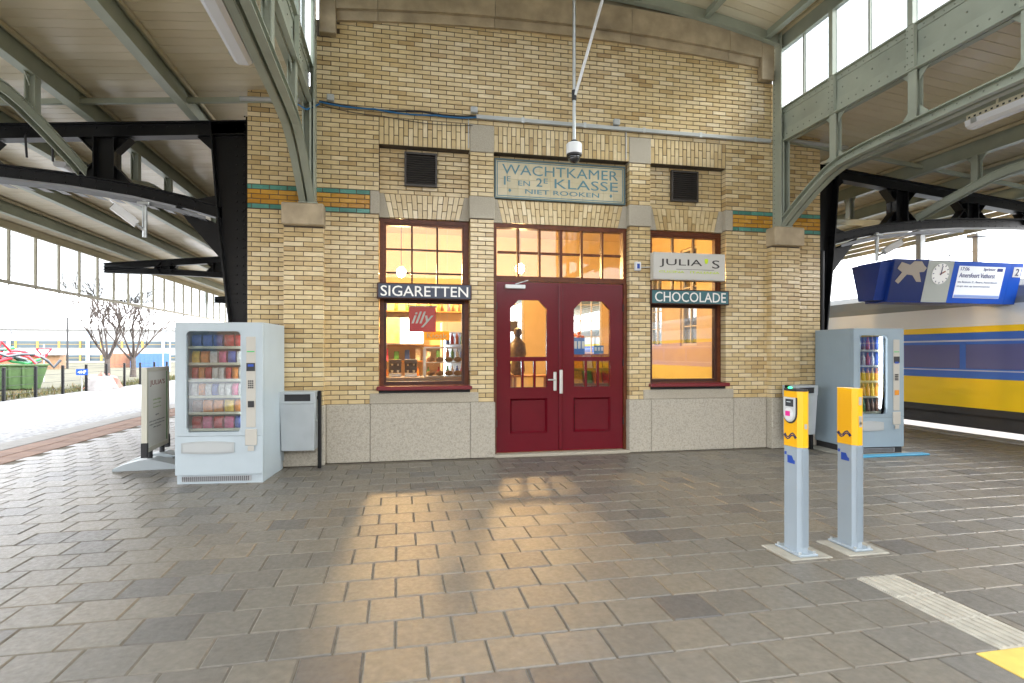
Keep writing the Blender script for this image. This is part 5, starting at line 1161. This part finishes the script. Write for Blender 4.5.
def skip(label, x, y, L_, rz):
    t = thing('skip_container', label, 'skip', (x, y, -.09), rz, 'green skips behind the fence')
    b = MB(); b.hexa([(-L_/2+.25, -.8, .05), (L_/2-.25, -.8, .05), (L_/2-.25, .8, .05), (-L_/2+.25, .8, .05), (-L_/2, -.9, 1.0), (L_/2, -.9, 1.0), (L_/2, .9, 1.0), (-L_/2, .9, 1.0)]); b.build('tub', SKG, t)
    for k in range(5): x_ = -L_/2+.35+(L_-.7)*k/4; MB().hexa([(x_-.04, -.87, .08), (x_+.04, -.87, .08), (x_+.04, -.80, .08), (x_-.04, -.80, .08), (x_-.04, -.95, .98), (x_+.04, -.95, .98), (x_+.04, -.88, .98), (x_-.04, -.88, .98)]).build('rib', SKG, t)
    MB().box(-L_/2-.05, L_/2+.05, -.96, .96, 1.002, 1.06).build('rim', SKG, t)
skip('pale green skip under the heap of pipes, the left one', -16.6, 16.6, 2.4, R(30)); skip('pale green skip under the heap of pipes, the right one', -15.9, 19.6, 2.4, R(30))
PR = M('pipe_red', (.55, .03, .05), .4); PB = M('pipe_dark', (.05, .06, .075), .45); PGn = M('pipe_green', (.03, .28, .09), .4)
rg = random.Random(5); cn = {'red': PR, 'dark': PB, 'green': PGn}
for k in range(26):
    c_ = ('red', 'dark', 'red', 'dark', 'dark', 'green', 'red')[k % 7]; f = rg.random(); x = -17.2+1.6*f+rg.gauss(0, .35); y = 15.6+5.2*f+rg.gauss(0, .4); z = 1.05+.45*math.sin(math.pi*min(1, max(0, f)))*rg.random()+.1; a = R(35)+rg.gauss(0, .5); L_ = rg.uniform(.7, 1.5)
    pts = [(x+math.cos(a)*L_*(t_-.5)*1.6+rg.gauss(0, .03), y+math.sin(a)*L_*(t_-.5)*1.6, z+.16*math.sin(t_*math.pi*(1+k % 2))+(t_-.5)*rg.gauss(0, .35)) for t_ in (0, .2, .4, .6, .8, 1)]
    o = MB().tube(pts, rg.uniform(.05, .085), 8).build('bent_pipe', cn[c_], smooth=True); tag(o, '%s bent plastic pipe in the heap on the green skips' % c_, 'pipe', 'heap of pipes on the skips')
for k, pts in enumerate(([(-15.9, 13.6, -.05), (-15.7, 13.9, .5), (-15.9, 14.3, 1.0), (-16.4, 14.6, 1.5)], [(-15.6, 13.2, 0), (-15.5, 14.0, .05), (-15.4, 14.8, -.02)])):
    o = MB().tube(pts, .11, 10).build('bent_pipe', PB, smooth=True); tag(o, ('dark thick pipe leaning up against the pipe heap', 'dark thick pipe lying on the ground before the skips')[k], 'pipe', 'heap of pipes on the skips')
# give-way sign
x, y = dirp(44, 30); t = thing('give_way_sign', 'red and white give-way triangle on a post behind the pipe heap', 'traffic sign', (x, y, 0), R(25))
tri = lambda r_: [(-r_, r_*.58), (0, -r_*1.15), (r_, r_*.58)]
MB().tube([(0, .03, -.09), (0, .03, 1.9)], .03, 8).build('post', GALV, t); MB().prism([(a, 1.48+c) for a, c in tri(.36)], 'y', -.02, 0).build('red_border', M('traffic_red', (.60, .01, .03), .4), t); MB().prism([(a, 1.48+c+.0) for a, c in tri(.23)], 'y', -.026, -.0205).build('white_centre', WHITE, t)
x, y = dirp(82, 21.5); t = thing('blue_notice', 'small blue notice plate with white marks on the fence', 'notice', (x, y, .6), R(28))
MB().box(-.18, .18, -.02, 0, 0, .23).build('plate', M('notice_blue', (.01, .08, .50), .4), t); obj('lettering', text_mesh('HP', LETW, -.02, .12, .05, .18, -.0202, .004, bold=.01), t); MB().prism([(-.14, .11), (-.05, .05), (-.05, .17)], 'y', -.024, -.0202).build('arrow', LETW, t); MB().tube([(0, .03, -.7), (0, .03, .2)], .02, 6).build('post', GALV, t)
# lamp mast, office block, sheds, containers
x, y = dirp(67.5, 55); t = thing('lamp_mast', 'dark slim lamp mast in front of the long office block', 'lamp post', (x, y, 0))
MB().tube([(0, 0, -.1), (0, 0, 4.9)], [.10, .07], 8).build('mast', DARK, t); MB().bar((-.55, 0, 4.85), (.05, 0, 4.9), .12, .07).build('lamp_head', DARK, t)
OW = M('office_white', (.45, .45, .45), .5); OY = M('office_yellow', (.45, .30, .07), .5); OG = M('office_glass', (.07, .10, .12), .15)
t = thing('office_block', 'long low white office block with window strips and yellow posts', 'building', (-60, 95, 0), world=True)
MB().box(-130, 10, 95, 110, -1, 5.2).build('wall', OW, t); MB().box(-131, 11, 94.6, 110.5, 5.2, 5.5).build('roof', M('office_roof', (.5, .5, .5), .6), t)
for z0, z1 in ((.2, 1.1), (2.3, 3.35)):
    for k in range(46):
        x = -128+3*k; wn = MB().box(x+.15, x+2.85, 94.93, 94.985, z0, z1).build('window', OG, t); MB().box(x+.16, x+2.84, 94.9, 94.925, (z0+z1)/2-.03, (z0+z1)/2+.03).build('window_rail', OY, wn)
        MB().box(x-.14, x+.14, 94.85, 94.985, z0-.05, z1+.05).build('yellow_post', OY, t)
for k in range(12): MB().box(-126+11*k, -125.6+11*k, 94.4, 94.8, -1, 4.9).build('downpipe', M('office_blue_grey', (.30, .36, .48), .5), t)
for k in range(16):
    x = -128+k*8+random.uniform(-2, 2); w_ = random.uniform(3, 6); h = random.uniform(1.2, 2.4); t = thing('far_house', 'hazy pale house on the skyline behind the office block, number %s from the left' % ['one', 'two', 'three', 'four', 'five', 'six', 'seven', 'eight', 'nine', 'ten', 'eleven', 'twelve', 'thirteen', 'fourteen', 'fifteen', 'sixteen'][k], 'house', (x, 150, 0), 0, 'houses on the skyline')
    MB().box(-w_, w_, 0, 8, -1, 5.2+h).build('wall', M('house_pale', (.45, .43, .42), .7), t); MB().prism([(-w_-.3, 5.2+h), (w_+.3, 5.2+h), (0, 5.2+h+random.uniform(.6, 1.8))], 'y', -.3, 8.3).build('roof', M('house_roof', (.30, .27, .28), .7), t)
    for j in range(3): MB().box(-w_*.7+j*w_*.6, -w_*.45+j*w_*.6, -.06, -.005, 5.3, 6.2).build('window', OG, t)
x, y = dirp(18, 52); t = thing('brown_shed', 'low tan shed in front of the office block at the left', 'shed', (x, y, -.1), R(20)); MB().box(-8, 3, 0, 4, 0, 1.35).build('wall', M('shed_tan', (.20, .115, .06), .7, var=.2), t); MB().hexa([(-8.3, -.3, 1.35), (3.3, -.3, 1.35), (3.3, 4.3, 1.6), (-8.3, 4.3, 1.6), (-8.3, -.3, 1.45), (3.3, -.3, 1.45), (3.3, 4.3, 1.7), (-8.3, 4.3, 1.7)]).build('roof', OW, t)
for u, w_, c_, n_ in ((126, 3.2, (.05, .11, .30), 'blue shipping container behind the bare trees'), (150, 3.5, (.05, .12, .32), 'blue shipping container right of the bare trees'), (138, 5, (.26, .12, .07), 'rust-red brick shed behind the blue containers')):
    x, y = dirp(u, 60 if c_[0] < .3 else 66); t = thing('container' if c_[0] < .3 else 'brick_shed', n_, 'container' if c_[0] < .3 else 'shed', (x, y, -.1), R(20)); mt = M('cont_%d' % u, c_, .5, var=.1); hh = 1.5 if c_[0] < .3 else 2.6
    MB().box(-w_/2, w_/2, 0, 2.4, 0, hh).build('body', mt, t)
    for k in range(int(w_/.4)): MB().box(-w_/2+.1+k*.4, -w_/2+.25+k*.4, -.04, -.001, .1, hh-.1).build('rib', mt, t)
rgx = random.Random(9)
RUB = M('rubble_sheet', (.30, .28, .27), .6, var=.3)
for k in range(7):
    x, y = dirp(96+k*2.3, 24+rgx.uniform(-1, 1)); b = MB(); b.hexa([(rgx.uniform(-.5, -.25), -.3, 0), (rgx.uniform(.25, .5), -.3, 0), (.4, .3, 0), (-.4, .3, 0), (rgx.uniform(-.4, -.1), -.1, rgx.uniform(.3, .9)), (rgx.uniform(.1, .4), -.1, rgx.uniform(.3, .8)), (.2, .2, .5), (-.2, .2, .6)])
    o = b.build('rubble_piece', RUB if k % 3 else M('rubble_red', (.40, .18, .14), .7, var=.3), loc=(x, y, -.09)); tag(o, '%s chunk of rubble heaped behind the fence' % ('pale' if k % 3 else 'reddish'), 'rubble', 'rubble behind the fence')
# ---- bare trees
def bare_tree(label, x, y, h, seed, group='bare trees beyond the fence'):
    rg = random.Random(seed); t = thing('bare_tree', label, 'tree', (x, y, -.1), 0, group); tr = MB(); cr = MB()
    def grow(b, p, d, L_, r_, lv):
        pts = [p]; rr = [r_]; q = p.copy(); dd = d.copy(); n_ = 5
        for k in range(n_):
            dd = (dd+Vector((rg.gauss(0, .07), rg.gauss(0, .07), rg.gauss(.04, .04)))).normalized(); q = q+dd*L_/n_; pts.append(q.copy()); rr.append(max(.022, r_*(1-.13*(k+1))))
        b.tube(pts, rr, 6 if lv < 2 else 4, cap=False)
        if lv >= 4: return
        for k in range((4, 3, 2, 2)[lv-1]):
            a = rg.uniform(0, 6.28); sp = rg.uniform(.28, .62); o_ = dd.orthogonal().normalized(); nd = (dd*math.cos(sp)+(o_*math.cos(a)+dd.cross(o_)*math.sin(a))*math.sin(sp)); nd.z += .12; nd.normalize()
            j = rg.choice((2, 3, 4, 5)); grow(cr, pts[j], nd, L_*rg.uniform(.48, .72), max(.026, rr[j]*.66), lv+1)
    trunk_h = h*.2
    tr.tube([(0, 0, 0), (.02, 0, trunk_h*.5), (0, .03, trunk_h)], [.20, .16, .15], 8)
    for k in range(6):
        a = k*1.05+rg.uniform(-.4, .4); sl = rg.uniform(.25, .75); grow(cr, Vector((0, .03, trunk_h*rg.uniform(.75, .98))), Vector((sl*math.cos(a), sl*math.sin(a), 1)).normalized(), h*.42, .075, 1)
    BK = M('bark', (.06, .048, .042), .85, var=.3, scale=6)
    tr.build('trunk', BK, t, True); cr.build('crown', BK, t)
x, y = dirp(107, 34); bare_tree('bare winter tree beyond the fence, the left of the two', x, y, 5.9, 11)
x, y = dirp(133, 36); bare_tree('bare winter tree beyond the fence, the right of the two', x, y, 6.2, 23)
# mast beside the snack machine and a far fence
for u in (163, 170):
    x, y = dirp(u, 46); o = MB().tube([(x, y, -.1), (x, y, 3.4)], .05, 6).build('track_mast', M('mast_blue_grey', (.30, .36, .44), .5)); tag(o, 'slim blue-grey mast right of the bare trees, the %s one' % ('left' if u < 165 else 'right'), 'mast')

t = thing('reflection_blocker', 'plain brick block added out of view to darken reflections in the facade', 'building', (2, -34, 0), world=True)  # added behind the camera to keep low sky out of door and glass reflections
MB().box(-26, 32, -44, -34, -1, 6.5).build('wall', M('blocker_brick', (.24, .17, .12), .8, var=.2), t); MB().box(-26.4, 32.4, -44.4, -33.6, 6.5, 6.9).build('roof', M('blocker_roof', (.15, .15, .15), .8), t)
for k in range(14): MB().box(-24+4*k, -22.2+4*k, -33.99, -33.93, 1.4, 3.6).build('window', OG, t)
